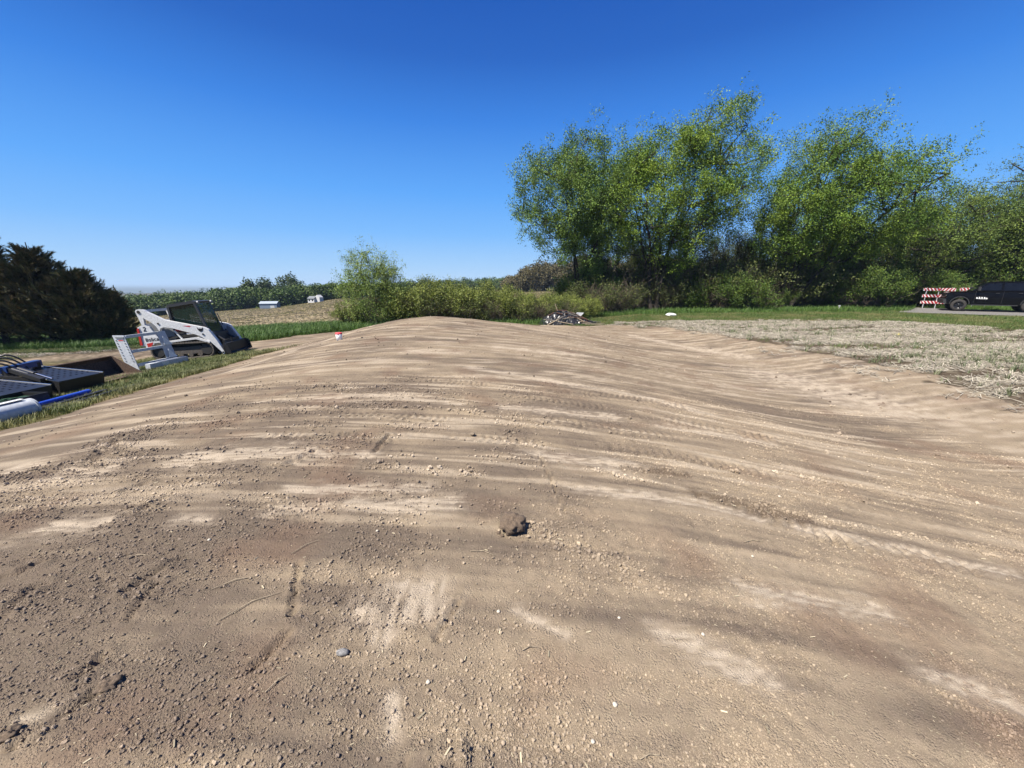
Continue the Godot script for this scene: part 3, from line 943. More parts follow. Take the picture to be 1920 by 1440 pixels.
func crown_tree(called: String, c: Dictionary, label: String, category: String, at: Vector3, group := "") -> Node3D:
	# stems fan up into a crown made of lobes; limbs, branches and twigs each reach from the nearest wood to a point in the crown
	rng.seed = int(c.seed)
	var o := thing(called, label, category, at, 0.0, group)
	var trunk := Wood.new()
	var wood := Wood.new()
	var nodes := PackedVector3Array()
	var wob: float = c.get("wobble", 0.16)
	var big: float = c.rad
	for k in int(c.stems):
		var a := TAU * k / float(c.stems) + rng.randf() * 0.6
		var foot := Vector3(cos(a), 0, sin(a)) * float(c.foot) * (0.3 + 0.8 * rng.randf())
		foot.y = -0.2
		var L: Array = c.lobes[k % c.lobes.size()]
		var top := Vector3(L[0] + rng.randfn() * L[3] * 0.35, L[1] + L[4] * rng.randf_range(0.0, 0.55), L[2] + rng.randfn() * L[5] * 0.35)
		var ctl := Vector3(lerpf(foot.x, top.x, 0.25), top.y * 0.5, lerpf(foot.z, top.z, 0.25))
		var pts := []
		var rads := []
		for i in 9:
			var t := i / 8.0
			var p := foot.lerp(ctl, t).lerp(ctl.lerp(top, t), t)
			p += Vector3(rng.randfn(), 0, rng.randfn()) * wob * (0.0 if i == 0 else 0.22 + 0.4 * t)
			pts.append(p)
			rads.append(big * rng.randf_range(0.9, 1.05) * (1.0 - 0.8 * t) * (1.25 if i == 0 else 1.0))
			if i > 1: nodes.append(p)
		trunk.limb(pts, rads, 8)
	var thick := [big * 0.48, big * 0.19, maxf(big * 0.055, 0.006)]
	for lvl in 3:
		var fresh := PackedVector3Array()
		var ends := nodes.slice(maxi(0, nodes.size() - 2 * int(c.counts[1])))
		var loose: float = c.get("loose", 0.75)
		for k in int(c.counts[lvl]):
			var q := in_lobes(c.lobes, [0.25, 0.5, 0.6][lvl])
			if lvl == 2 and k % 6 > 0:   # twigs crowd round the branch ends, so that leaves gather in sprays
				q = ends[rng.randi() % ends.size()] + Vector3(rng.randfn(), rng.randfn() * 0.65, rng.randfn()) * loose
			if q.y < 0.4: continue
			var best := 1.0e9
			var from := nodes[0]
			for n in nodes:
				var dd := n.distance_squared_to(q)
				if n.y > q.y - 0.1: dd = dd * 2.5 + 0.5
				if dd < best:
					best = dd
					from = n
			var len := from.distance_to(q)
			if lvl == 2 and len > 3.2: q = from.lerp(q, 3.2 / len)
			var mid := from.lerp(q, 0.5)
			mid.y -= 0.10 * len
			mid += Vector3(rng.randfn(), rng.randfn() * 0.5, rng.randfn()) * 0.07 * len * (1.0 + 2.0 * wob)
			var r: float = thick[lvl]
			wood.limb([from, mid, q], [r, r * 0.75, r * 0.35], [5, 4, 3][lvl])
			fresh.append(mid)
			fresh.append(q)
			if lvl == 2:
				var out := (q - from).normalized()
				var tip: Vector3 = q + (out * 0.6 + Vector3(0.25, 1.0, 0)).normalized() * float(c.shoot) * rng.randf_range(0.3, 1.2)
				wood.limb([q, tip], [r * 0.5, r * 0.2], 3)
				for j in int(c.leafn):
					var f := rng.randf_range(0.25, 1.0)
					var p := mid.lerp(q, f * 1.5) if f < 0.66 else q.lerp(tip, (f - 0.66) * 3.0)
					wood.leaves.append(p + Vector3(rng.randfn(), rng.randfn(), rng.randfn()) * float(c.puff))
		nodes.append_array(fresh)
	var t := MeshInstance3D.new()
	t.mesh = trunk.mesh(); t.material_override = M[c.bark]; t.name = "trunk"
	o.add_child(t, true)
	var b := MeshInstance3D.new()
	b.mesh = wood.mesh(); b.material_override = M[c.bark]; b.name = "branches"
	o.add_child(b, true)
	b.set_meta("kind", "stuff")
	var xf := []
	var cols := []
	for p in wood.leaves:
		xf.append(Transform3D(rand_basis(rng.randf_range(0.65, 1.25) * float(c.leaf)), p))
		cols.append(c.green.lerp(c.lime, clampf(0.42 + 0.9 * n_edge.get_noise_3dv(p * 0.9) + 0.16 * rng.randfn(), 0.0, 1.0)) * rng.randf_range(0.85, 1.12))
	scatter("crown", M.leaves, M.leafmat, xf, cols, o)
	return o

func again(o: Node3D, at: Vector3, turn: float, size: Vector3, label := "", group := "") -> Node3D:
	var base := String(o.name)
	if base.length() > 4 and base[-4] == "_": base = base.substr(0, base.length() - 4)
	var c: Node3D = o.duplicate()
	c.name = numbered(base)
	add_child(c)
	c.transform = Transform3D(Basis(Vector3.UP, turn).scaled(size), at)
	if label != "": c.set_meta("label", label)
	if group != "": c.set_meta("group", group)
	return c

func whereabouts(x: float) -> String:
	if x < 9.5: return "beside the slender several-trunked tree"
	if x < 15.0: return "behind the tallest tree with fanned trunks"
	if x < 20.0: return "between the tallest tree and the windswept tree"
	if x < 27.0: return "behind the broad windswept tree"
	if x < 34.5: return "between the windswept tree and the barricades"
	if x < 41.0: return "behind the striped barricades"
	return "behind the black pickup"

func build_trees() -> void:
	rng.seed = 501
	M.leaves = leaf_cluster(12, 0.125, 0.27)
	M.leaves_far = leaf_cluster(26, 0.62, 0.85)
	M.spray = twig_spray(7, 0.8, 0.012)
	var elm := {seed = 601, stems = 7, foot = 0.6, rad = 0.17, lobes = [[0.6, 9.2, 0, 5.0, 5.4, 4.8], [4.2, 10.9, 0.5, 3.4, 5.0, 3.4], [-2.4, 8.6, 0, 3.2, 4.4, 3.4]], counts = [64, 240, 1080], leafn = 11, puff = 0.20, leaf = 1.1, shoot = 1.0, bark = "bark", green = Color(0.082, 0.152, 0.018), lime = Color(0.225, 0.300, 0.032)}
	var a := elm.duplicate()
	a.merge({seed = 603, stems = 4, foot = 0.45, rad = 0.14, lobes = [[-1.8, 9.0, 0, 3.9, 4.4, 3.8], [0.0, 10.4, 0, 2.8, 4.4, 2.8], [0.8, 5.0, 0, 1.8, 2.6, 1.8], [2.4, 8.4, 0.5, 2.2, 3.6, 2.4]], counts = [44, 180, 800], green = Color(0.078, 0.142, 0.028), lime = Color(0.175, 0.250, 0.044)}, true)
	crown_tree("elm_tree", a, "slender several-trunked tree with open crown beside the black scrap pile", "tree", g(5.8, 35.0), "tall trees along the field edge")
	crown_tree("elm_tree", elm, "tallest bright green tree with a fan of dark trunks", "tree", g(12.3, 34.5), "tall trees along the field edge")
	var c2 := elm.duplicate()
	c2.merge({seed = 607, stems = 7, rad = 0.18, lobes = [[2.0, 8.8, 0, 4.2, 5.2, 4.2], [6.4, 8.2, 0, 4.4, 4.2, 4.2], [-0.6, 7.0, 0, 2.8, 3.2, 3.2]], shoot = 1.25, green = Color(0.074, 0.142, 0.020), lime = Color(0.190, 0.265, 0.030)}, true)
	crown_tree("elm_tree", c2, "broad windswept tree with dark trunks leaning towards the road", "tree", g(23.3, 33.8), "tall trees along the field edge")
	var d2 := elm.duplicate()
	d2.merge({seed = 611, stems = 4, rad = 0.2, wobble = 0.5, lobes = [[0.6, 6.8, 0, 4.6, 3.9, 4.0], [3.4, 6.0, 0, 3.6, 3.6, 3.4]], counts = [44, 170, 600], leafn = 7, green = Color(0.066, 0.112, 0.022), lime = Color(0.165, 0.215, 0.040)}, true)
	crown_tree("elm_tree", d2, "crooked tree with twisted dark limbs behind the striped barricades", "tree", g(38.0, 37.0), "tall trees along the field edge")
	var e2 := d2.duplicate()
	e2.merge({seed = 617, stems = 4, wobble = 0.25, lobes = [[0.9, 8.6, 0, 4.6, 5.0, 4.4], [2.0, 5.4, 0, 4.2, 3.6, 3.8]], counts = [50, 200, 820]}, true)
	crown_tree("elm_tree", e2, "dense green tree rising over the cab of the black pickup", "tree", g(45.0, 35.5), "tall trees along the field edge")
	var deep := [[33.0, 42.0], [43.5, 43.0], [53.0, 40.0], [60.0, 44.0], [62.0, 36.0], [70.0, 37.0], [78.0, 35.0], [66.0, 44.0]]
	var src: Node3D = get_node("elm_tree_004")
	for i in deep.size():
		again(src, g(deep[i][0], deep[i][1]), 1.3 * i + 0.7, Vector3.ONE * (0.72 + 0.06 * (i % 3)), "leafy tree deep in the wood behind the front row", "trees deep in the wood")
	# saplings and second-row trees filling the wood behind
	var sap := {seed = 631, stems = 4, splay = 0.2, foot = 0.5, height = 9.5, rad = 0.06, lean = Vector3.ZERO, kids = [8, 5, 4], from = [0.2, 0.15, 0.1], angle = [0.45, 0.5, 0.6], ratio = [0.4, 0.5, 0.5], wobble = [0.08, 0.12, 0.18, 0.2], rise = [0.06, 0.14, 0.18, 0.2], thin = 0.012, leafn = 5, puff = 0.22, leaf = 0.9, keep = 0.22, bark = "pale_bark", green = Color(0.045, 0.065, 0.016), lime = Color(0.10, 0.115, 0.032)}
	var s1 := tree_node("sapling", sap, "thin grey sapling with sparse leaves deep " + whereabouts(9.0), "tree", g(9.0, 39.5), "saplings in the wood")
	var sap2 := sap.duplicate()
	sap2.merge({seed = 637, height = 10.5, keep = 0.38, stems = 3}, true)
	var s2 := tree_node("sapling", sap2, "thin grey sapling with sparse leaves deep " + whereabouts(17.5), "tree", g(17.5, 39.0), "saplings in the wood")
	rng.seed = 640
	var spots := [[13, 42], [21, 40], [27.5, 39], [31, 42], [33, 38.5], [40.5, 40], [48, 39], [47, 44], [25, 45], [18, 46], [29, 36.6], [38.5, 45], [54, 42], [51, 37], [8.5, 45], [35.5, 42.5], [22.5, 36.8], [44, 48], [58, 47], [30, 48], [52, 45], [49.5, 41], [56, 38.5], [62, 42], [42, 39]]
	for i in spots.size():
		again(s1 if i % 2 else s2, g(spots[i][0], spots[i][1]), rng.randf() * TAU, Vector3.ONE * rng.randf_range(0.75, 1.08), "thin grey sapling with sparse leaves deep " + whereabouts(spots[i][0]))
	# undergrowth at the edge of the wood
	var brush := {seed = 651, stems = 16, splay = 0.75, foot = 0.7, height = 3.6, rad = 0.022, lean = Vector3.ZERO, kids = [5, 4], from = [0.2, 0.15], angle = [0.6, 0.7], ratio = [0.5, 0.55], wobble = [0.14, 0.2, 0.25], rise = [0.03, 0.10, 0.1], thin = 0.006, leafn = 5, puff = 0.14, leaf = 0.85, keep = 0.36, bark = "pale_bark", sprays = 150, spread = 1.7, twig = Color(0.13, 0.105, 0.078), green = Color(0.050, 0.070, 0.018), lime = Color(0.12, 0.135, 0.035)}
	var b1 := tree_node("brush_shrub", brush, "bare brown tangled shrub " + whereabouts(8.4), "shrub", g(8.4, 33.0), "bare tangled shrubs under the trees")
	var green := brush.duplicate()
	green.merge({seed = 653, keep = 0.85, sprays = 60, height = 4.2, green = Color(0.046, 0.090, 0.014), lime = Color(0.12, 0.17, 0.025)}, true)
	var b2 := tree_node("leafy_shrub", green, "leafy green shrub " + whereabouts(17.6), "shrub", g(17.6, 34.6), "leafy shrubs at the wood edge")
	rng.seed = 660
	for p in [[10.2, 34.4], [13.6, 35.3], [15.8, 35.6], [19.8, 35.0], [24.8, 35.6], [28.2, 35.6], [7.0, 34.4], [30.0, 35.4], [32.0, 36.4], [34.0, 36.0], [40.0, 36.6], [48.0, 34.0], [16.6, 36.5], [20.5, 37.0], [25.5, 37.0], [12.5, 37.0]]:
		again(b1, g(p[0], p[1]), rng.randf() * TAU, Vector3.ONE * rng.randf_range(0.5, 1.15), "bare brown tangled shrub " + whereabouts(p[0]))
	for p in [[6.3, 36.5], [10.6, 36.0], [14.6, 35.2], [19.0, 33.2], [22.6, 34.4], [26.0, 35.5], [31.2, 34.2], [33.8, 38.0], [38.3, 35.0], [42.5, 37.0], [46.5, 37.0], [49.0, 38.0], [53.0, 37.5], [57.0, 38.0], [60.5, 36.0], [64.5, 36.5], [68.0, 35.5], [72.5, 36.0], [76.0, 35.0], [51.0, 41.0], [29.3, 33.2], [36.3, 34.6], [50.5, 35.0]]:
		again(b2, g(p[0], p[1]), rng.randf() * TAU, Vector3.ONE * rng.randf_range(0.45, 1.15), "leafy green shrub " + whereabouts(p[0]))
	for p in [[9.6, 36.8, 1.6], [14.0, 37.6, 1.8], [18.4, 36.2, 1.7], [20.6, 36.0, 1.5], [25.0, 36.0, 1.6], [28.6, 37.2, 1.8], [31.6, 38.4, 1.7], [36.0, 39.0, 1.8], [40.8, 40.0, 1.8]]:
		again(b1, g(p[0], p[1]), rng.randf() * TAU, Vector3.ONE * float(p[2]), "tall bare brown thicket shrub " + whereabouts(p[0]))
	for p in [[7.2, 37.2, 1.3], [16.2, 38.0, 1.5], [23.2, 37.4, 1.4], [27.4, 36.4, 1.3], [33.6, 36.8, 1.3], [43.6, 38.6, 1.5]]:
		again(b2, g(p[0], p[1]), rng.randf() * TAU, Vector3.ONE * float(p[2]), "tall leafy green shrub " + whereabouts(p[0]))
	# willow shrub and the hedge of bushes beyond the mound
	var wil := {seed = 671, stems = 13, foot = 0.45, rad = 0.035, lobes = [[0, 2.0, 0, 2.1, 1.9, 1.8], [-0.9, 3.2, 0, 0.65, 1.5, 0.7], [0.35, 3.7, 0, 0.6, 1.5, 0.6], [1.3, 2.9, 0, 0.6, 1.4, 0.7], [-0.2, 3.5, 0.5, 0.5, 1.2, 0.5]], counts = [40, 150, 560], leafn = 5, puff = 0.08, leaf = 0.66, shoot = 0.8, loose = 0.35, bark = "pale_bark", green = Color(0.125, 0.195, 0.036), lime = Color(0.265, 0.325, 0.080)}
	crown_tree("willow_shrub", wil, "tall upright light green willow shrub standing above the hedge", "shrub", g(-9.0, 25.6))
	var hed := brush.duplicate()
	hed.merge({seed = 677, stems = 14, splay = 0.8, height = 3.7, keep = 0.85, leafn = 6, sprays = 40, spread = 1.4, twig = Color(0.07, 0.055, 0.04), green = Color(0.095, 0.125, 0.024), lime = Color(0.230, 0.255, 0.055)}, true)
	var h1 := tree_node("hedge_bush", hed, "rounded yellow green bush next to the tall willow shrub", "bush", g(-6.0, 26.2), "bushes in the hedge beyond the mound")
	rng.seed = 680
	for p in [[-7.6, 27.4, 0.9], [-4.4, 27.0, 1.0], [-2.9, 26.6, 0.95], [-1.4, 27.4, 0.85], [0.2, 26.8, 0.75], [1.6, 27.2, 0.7], [2.9, 27.8, 0.62], [4.0, 28.6, 0.6], [-11.0, 27.0, 0.55], [5.6, 30.4, 0.6]]:
		again(h1, g(p[0], p[1]), rng.randf() * TAU, Vector3.ONE * float(p[2]), "rounded yellow green bush " + ("next to the tall willow shrub" if p[0] < -5.5 else "in the middle of the hedge beyond the mound" if p[0] < 0.0 else "at the hedge end near the scrap heap"))
	var b3 := again(b1, g(-3.6, 25.9), 1.0, Vector3.ONE * 0.72, "bare brown bush among the yellow green hedge", "bare bushes in the hedge")
	again(b3, g(0.9, 26.0), 2.4, Vector3.ONE * 0.55)
	again(b3, g(2.2, 26.3), 4.0, Vector3.ONE * 0.5)
	again(b3, g(-5.2, 25.9), 0.4, Vector3.ONE * 0.8)
	again(b3, g(-1.6, 25.8), 5.4, Vector3.ONE * 0.6)
	again(b3, g(3.4, 27.2), 3.1, Vector3.ONE * 0.55)
	build_cedars()
	build_far_woods()

func build_cedars() -> void:
	rng.seed = 701
	var st := mb()
	for k in 22:   # a flat spray of scaly needles
		var f := rng.randf()
		var o := Vector3(0, f * 0.34, 0)
		var a := rng.randf_range(-0.9, 0.9)
		var tip := o + Vector3(sin(a) * 0.15, cos(a) * 0.17, rng.randfn() * 0.05)
		var side := Vector3(cos(a), -sin(a), 0.4).normalized() * 0.016
		tri(st, o - side, o + side, tip)
		tri(st, o - Vector3(0, 0, 0.016), o + Vector3(0, 0, 0.016), tip)
	st.generate_normals()
	var spray := st.commit()
	var list := [[-33.4, 23.0, 7.2, 3.2, "tall dark cedar with ragged spiky top", 1], [-30.6, 23.2, 6.9, 2.9, "dark brownish cedar between two taller cedars", 2], [-28.2, 23.6, 6.0, 2.5, "dark cedar with drooping lower boughs and notched top", 3], [-26.2, 23.8, 4.6, 2.0, "dark cedar with feathery boughs reaching towards the loader", 4], [-25.0, 24.2, 3.0, 1.2, "low dark cedar at the end of the cedar row", 5], [-36.5, 23.0, 7.0, 2.8, "dark cedar at the outer end of the row", 6]]
	for c in list:
		rng.seed = 710 + int(c[5])
		var o := thing("cedar_tree", c[4], "tree", g(c[0], c[1]), 0.0, "cedars beside the grass")
		var w := Wood.new()
		var h: float = c[2]
		w.limb([Vector3(0, -0.2, 0), Vector3(0.05, h * 0.5, 0), Vector3(0, h, 0)], [0.16, 0.09, 0.02], 7)
		var t := MeshInstance3D.new()
		t.mesh = w.mesh(); t.material_override = M.bark; t.name = "trunk"
		o.add_child(t, true)
		var bw := Wood.new()
		var xf := []
		var cols := []
		for k in 165:
			var f := pow(rng.randf(), 0.95)
			var y := h * (0.0 + 0.96 * f)
			var a := rng.randf() * TAU
			var L: float = float(c[3]) * (1.05 - pow(f, 1.15)) * rng.randf_range(0.35, 1.4) + 0.3
			var dir := Vector3(cos(a), rng.randf_range(0.1, 0.75), sin(a)).normalized()
			var p0 := Vector3(0, y * 0.92, 0)
			var p1 := p0 + dir * L * 0.6 - Vector3(0, 0.06 * L, 0)
			var p2 := p1 + (dir + Vector3(0, 0.85, 0)).normalized() * L * 0.5
			bw.limb([p0, p1, p2], [0.03, 0.02, 0.006], 3)
			for q in 24:
				var s := rng.randf_range(0.2, 1.0)
				var at := (p0.lerp(p1, s / 0.6) if s < 0.6 else p1.lerp(p2, (s - 0.6) / 0.4)) + Vector3(rng.randfn(), rng.randfn() * 0.6, rng.randfn()) * 0.075
				var up := (dir + Vector3(rng.randfn() * 0.5, 0.5 + rng.randfn() * 0.35, rng.randfn() * 0.5)).normalized()
				var sx := up.cross(Vector3(rng.randfn(), rng.randfn(), rng.randfn())).normalized()
				xf.append(Transform3D(Basis(sx, up, sx.cross(up)).scaled(Vector3.ONE * rng.randf_range(0.6, 1.15)), at))
				cols.append(Color(0.062, 0.076, 0.028).lerp(Color(0.165, 0.122, 0.052), clampf(0.4 + 0.4 * rng.randfn(), 0.0, 1.0)) * rng.randf_range(0.7, 1.2))
		var b := MeshInstance3D.new()
		b.mesh = bw.mesh(); b.material_override = M.bark; b.name = "branches"
		b.set_meta("kind", "stuff")
		o.add_child(b, true)
		scatter("crown", spray, M.needle, xf, cols, o)

func far_tree(o: Node3D, w: Wood, xf: Array, cols: Array, at: Vector3, h: float, r: float, col: Color, dens: int) -> void:
	w.limb([at, at + Vector3(0, h * 0.6, 0)], [0.25, 0.12], 5)
	for k in dens:
		var v := Vector3(rng.randfn(), rng.randfn(), rng.randfn()).normalized() * pow(rng.randf(), 0.4)
		var p := at + Vector3(v.x * r, h * 0.58 + v.y * h * 0.44, v.z * r)
		p += Vector3(rng.randfn(), rng.randfn(), rng.randfn()) * r * 0.12
		xf.append(Transform3D(rand_basis(rng.randf_range(0.7, 1.3)), p))
		cols.append(col * rng.randf_range(0.7, 1.25))

func build_far_woods() -> void:
	rng.seed = 801
	# [bearing from, to, distance, depth, height low, high, count, colour a, colour b, name, label]
	var greens := [Color(0.055, 0.092, 0.020), Color(0.090, 0.130, 0.030)]
	var browns := [Color(0.100, 0.085, 0.040), Color(0.135, 0.115, 0.050)]
	var list := [
		[-1.02, -0.40, 129.0, 26.0, 4.8, 7.0, 190, greens, "green wood standing along the far edge of the stubble field"],
		[-1.5, -0.62, 215.0, 60.0, 12.0, 16.0, 90, greens, "wooded hillside rising behind the far wood"],
		[-0.48, 0.06, 250.0, 70.0, 6.0, 9.0, 130, greens, "distant tree line on the horizon behind the hedge"],
		[-0.02, 0.62, 150.0, 40.0, 9.0, 13.0, 110, browns, "brown budding wood on the rise beside the far field"],
	]
	for L in list:
		var o := thing("far_wood", L[8], "wood")
		o.set_meta("kind", "stuff")
		var w := Wood.new()
		var xf := []
		var cols := []
		for k in L[6]:
			var d: float = L[2] + L[3] * pow(rng.randf(), 1.3)
			var b := lerpf(L[0], L[1], (k + rng.randf()) / float(L[6]))
			var x := b * d
			var h := rng.randf_range(L[4], L[5]) * (smoothstep(-0.12, 0.10, b) if L[7] == browns else lerpf(1.0, 0.75, smoothstep(-0.65, -0.42, b)) if L[2] < 140.0 else 1.0)
			var at := Vector3(x, land(x, d) - 0.4, -d)
			var col: Color = L[7][0].lerp(L[7][1], rng.randf())
			far_tree(o, w, xf, cols, at, h, h * rng.randf_range(0.34, 0.5), col, 95)
		var t := MeshInstance3D.new()
		t.mesh = w.mesh(); t.material_override = M.bark; t.name = "trunks"
		o.add_child(t, true)
		scatter("foliage", M.leaves_far, M.leafmat, xf, cols, o)
	# single trees that stand out above the far wood
	for s in [[-0.625, 135.0, 9.6, 2.7, "tall round-headed tree above the far wood beside the metal shed"], [-0.56, 140.0, 10.2, 4.4, "broad dome-shaped tree above the far wood behind the white house"], [-0.665, 138.0, 9.2, 1.9, "narrow dark tree poking out of the far wood"], [-0.215, 240.0, 10.0, 3.2, "lone rounded tree on the distant tree line"]]:
		rng.seed = 820 + int(s[1])
		var x: float = s[0] * s[1]
		var o := thing("far_tree", s[4], "tree", Vector3(x, land(x, s[1]) - 0.3, -s[1]))
		var w := Wood.new()
		var xf := []
		var cols := []
		far_tree(o, w, xf, cols, Vector3.ZERO, s[2], s[3], Color(0.058, 0.085, 0.028), 130)
		var t := MeshInstance3D.new()
		t.mesh = w.mesh(); t.material_override = M.bark; t.name = "trunk"
		o.add_child(t, true)
		scatter("crown", M.leaves_far, M.leafmat, xf, cols, o)

# ---------------------------------------------------------------- compact track loader (x forward, z to its right side)
func build_loader() -> void:
	var o := thing("track_loader", "white and red compact track loader parked facing the mound", "track loader")
	var head := Basis(Vector3.UP, deg_to_rad(12.0)) * Basis(Vector3.BACK, deg_to_rad(4.5)) * Basis.from_scale(Vector3(0.88, 1.0, 1.0))
	o.transform = Transform3D(head, Vector3(-12.4, land(-12.4, 15.15) + 0.08, -15.15))
	var white: Material = M.white_paint
	var dark: Material = M.dark_steel
	# tracks
	for s in [1.0, -1.0]:
		var zc: float = s * 0.76
		var st := mb()
		var path := []
		for k in 9: path.append(Vector2(0.82 + 0.27 * sin(PI * k / 8.0), 0.30 - 0.27 * cos(PI * k / 8.0)))
		path.append(Vector2(0.1, 0.60))
		for k in 9: path.append(Vector2(-0.95 - 0.24 * sin(PI * k / 8.0), 0.37 + 0.27 * cos(PI * k / 8.0)))
		path.append(Vector2(-0.72, 0.03))
		var n := path.size()
		for k in n:
			var a: Vector2 = path[k]
			var b: Vector2 = path[(k + 1) % n]
			var L := a.distance_to(b)
			var t := (b - a).normalized()
			var nrm := Vector2(t.y, -t.x)
			box(st, Vector3((a.x + b.x) / 2, (a.y + b.y) / 2, zc), Vector3(L + 0.02, 0.045, 0.40), Basis(Vector3(t.x, t.y, 0), Vector3(-t.y, t.x, 0), Vector3.BACK))
			var m := maxi(1, roundi(L / 0.10))
			for q in m:
				var c := a.lerp(b, (q + 0.5) / m) + nrm * 0.033
				for h in [-1.0, 1.0]:
					box(st, Vector3(c.x, c.y, zc + h * 0.10), Vector3(0.04, 0.026, 0.17), Basis(Vector3(t.x, t.y, 0), Vector3(-t.y, t.x, 0), Vector3.BACK))
		var tr := part("track", st, M.dusty_rubber, o)
		st = mb()
		prism(st, [[-0.85, 0.22], [0.75, 0.16], [0.85, 0.30], [0.6, 0.44], [-0.6, 0.46], [-0.9, 0.40]], zc - 0.12, zc + 0.12)
		part("track_frame", st, M.dusty_steel, tr)
		for w in [[0.82, 0.30, 0.20], [-0.95, 0.37, 0.20]]:
			st = mb()
			tube(st, [Vector3(w[0], w[1], zc - 0.14), Vector3(w[0], w[1], zc + 0.14)], [w[2]], 18)
			part("idler_wheel", st, dark, tr)
		for q in 4:
			st = mb()
			tube(st, [Vector3(-0.55 + 0.36 * q, 0.15, zc - 0.13), Vector3(-0.55 + 0.36 * q, 0.15, zc + 0.13)], [0.085], 12)
			part("roller", st, M.dusty_steel, tr)
		# white fender over the track
		st = mb()
		prism(st, [[-0.55, 0.66], [0.55, 0.70], [1.02, 0.52], [1.04, 0.58], [0.6, 0.77], [-0.55, 0.72]], zc - 0.20, zc + 0.19)
		part("fender", st, white, o)
		# rear upright with the arm pivot
		st = mb()
		prism(st, [[-1.356, 1.88], [-1.30, 1.93], [-1.20, 1.94], [-1.12, 1.86], [-1.17, 1.38], [-1.03, 1.29], [-0.93, 1.08], [-0.74, 0.69], [-1.32, 0.62], [-1.46, 0.80], [-1.45, 1.31], [-1.27, 1.37]], minf(zc + s * 0.02, zc + s * 0.13), maxf(zc + s * 0.02, zc + s * 0.13))
		var up := part("upright", st, white, o)
		st = mb()
		tube(st, [Vector3(-1.24, 1.84, zc), Vector3(-1.24, 1.84, zc + s * 0.15)], [0.055], 14)
		part("pivot_pin", st, dark, up)
		# lift arm
		st = mb()
		var arm := [[-1.14, 1.92], [-1.02, 1.90], [-0.95, 1.83], [-0.43, 1.50], [0.953, 1.10], [1.08, 1.01], [1.29, 0.60], [1.475, 0.12], [1.45, 0.05], [1.40, 0.05], [1.36, 0.15], [1.08, 0.52], [0.72, 0.80], [0.457, 0.927], [-0.247, 1.19], [-0.5, 1.24], [-0.64, 1.20], [-0.70, 1.10], [-0.77, 1.30], [-0.9, 1.45], [-1.12, 1.62]]
		prism(st, arm, minf(zc + s * 0.03, zc + s * 0.16), maxf(zc + s * 0.03, zc + s * 0.16))
		var am := part("lift_arm", st, white, o)
		st = mb()
		prism(st, [[0.18, 1.23], [0.42, 1.165], [0.50, 1.18], [0.40, 1.215]], minf(zc + s * 0.160, zc + s * 0.164), maxf(zc + s * 0.160, zc + s * 0.164))
		part("red_stripe", st, M.red_paint, am)
		st = mb()   # dark gusset plate near the knee
		prism(st, [[0.98, 1.02], [1.12, 0.90], [1.30, 0.50], [1.34, 0.30], [1.12, 0.50], [0.9, 0.80]], minf(zc - s * 0.06, zc + s * 0.025), maxf(zc - s * 0.06, zc + s * 0.025))
		part("knee_plate", st, M.grey_paint, am)
		for q in [[-0.66, 1.38], [0.85, 0.86], [1.42, 0.12]]:
			st = mb()
			tube(st, [Vector3(q[0], q[1], zc + s * 0.02), Vector3(q[0], q[1], zc + s * 0.18)], [0.035], 10)
			part("pin", st, dark, am)
		# red flash and lift cylinder under the arm
		st = mb()
		beam(st, Vector3(-0.27, 1.10, s * 0.66), Vector3(0.22, 1.05, s * 0.66), 0.03, 0.10)
		part("red_flash", st, M.red_paint, o)
		st = mb()
		tube(st, [Vector3(-0.75, 0.78, zc + s * 0.0), Vector3(0.15, 0.92, zc)], [0.05], 12)
		var cy := part("lift_cylinder", st, dark, o)
		st = mb()
		tube(st, [Vector3(0.15, 0.92, zc), Vector3(0.62, 0.90, zc)], [0.028], 12)
		part("rod", st, M.chrome, cy)
		st = mb()
		beam(st, Vector3(-0.22, 1.08, zc + s * 0.06), Vector3(-0.02, 0.74, zc + s * 0.06), 0.05, 0.05)
		part("strut", st, white, o)
		# rear corner panel with lamp
		st = mb()
		prism(st, [[-1.50, 0.62], [-1.44, 1.30], [-1.38, 1.30], [-1.36, 0.62]], minf(s * 0.60, s * 0.90), maxf(s * 0.60, s * 0.90))
		var rp := part("rear_panel", st, white, o)
		st = mb()
		prism(st, [[-1.53, 0.66], [-1.47, 1.26], [-1.40, 1.27], [-1.44, 0.66]], minf(s * 0.905, s * 0.925), maxf(s * 0.905, s * 0.925))
		part("red_edge", st, M.red_paint, rp)
	var face := Transform3D(Basis(), Vector3(-1.05, 0.80, 0.897))
	var side := mb()
	prism(side, [[-1.36, 0.52], [-1.38, 0.96], [-0.78, 0.92], [-0.74, 0.52]], 0.885, 0.895)
	var panel := part("side_panel", side, white, o)
	lettering("Bobcat", 0.17, M.black_paint, panel, Transform3D(Basis(), Vector3(-1.03, 0.83, 0.897)))
	lettering("T650", 0.10, M.black_paint, panel, Transform3D(Basis(), Vector3(-0.93, 0.66, 0.897)))
	side = mb()
	prism(side, [[-1.30, 0.56], [-1.30, 0.70], [-1.06, 0.73], [-1.14, 0.58]], 0.896, 0.900)
	part("red_swoosh", side, M.red_paint, panel)
	lettering("2", 0.22, M.black_paint, o, Transform3D(Basis(), Vector3(-1.22, 1.22, 0.893)), "number")
	# head-shaped emblem on the arm: face with two ears
	side = mb()
	prism(side, [[0.70, 1.06], [0.74, 0.98], [0.80, 0.95], [0.86, 0.97], [0.90, 1.04], [0.91, 1.12], [0.86, 1.07], [0.80, 1.08], [0.74, 1.08], [0.69, 1.14]], 0.922, 0.927)
	part("emblem", side, M.black_paint, o)
	# chassis and engine bay
	var st := mb()
	prism(st, [[-1.25, 0.34], [0.95, 0.30], [1.1, 0.55], [1.05, 0.85], [-0.4, 1.0], [-1.25, 1.05]], -0.54, 0.54)
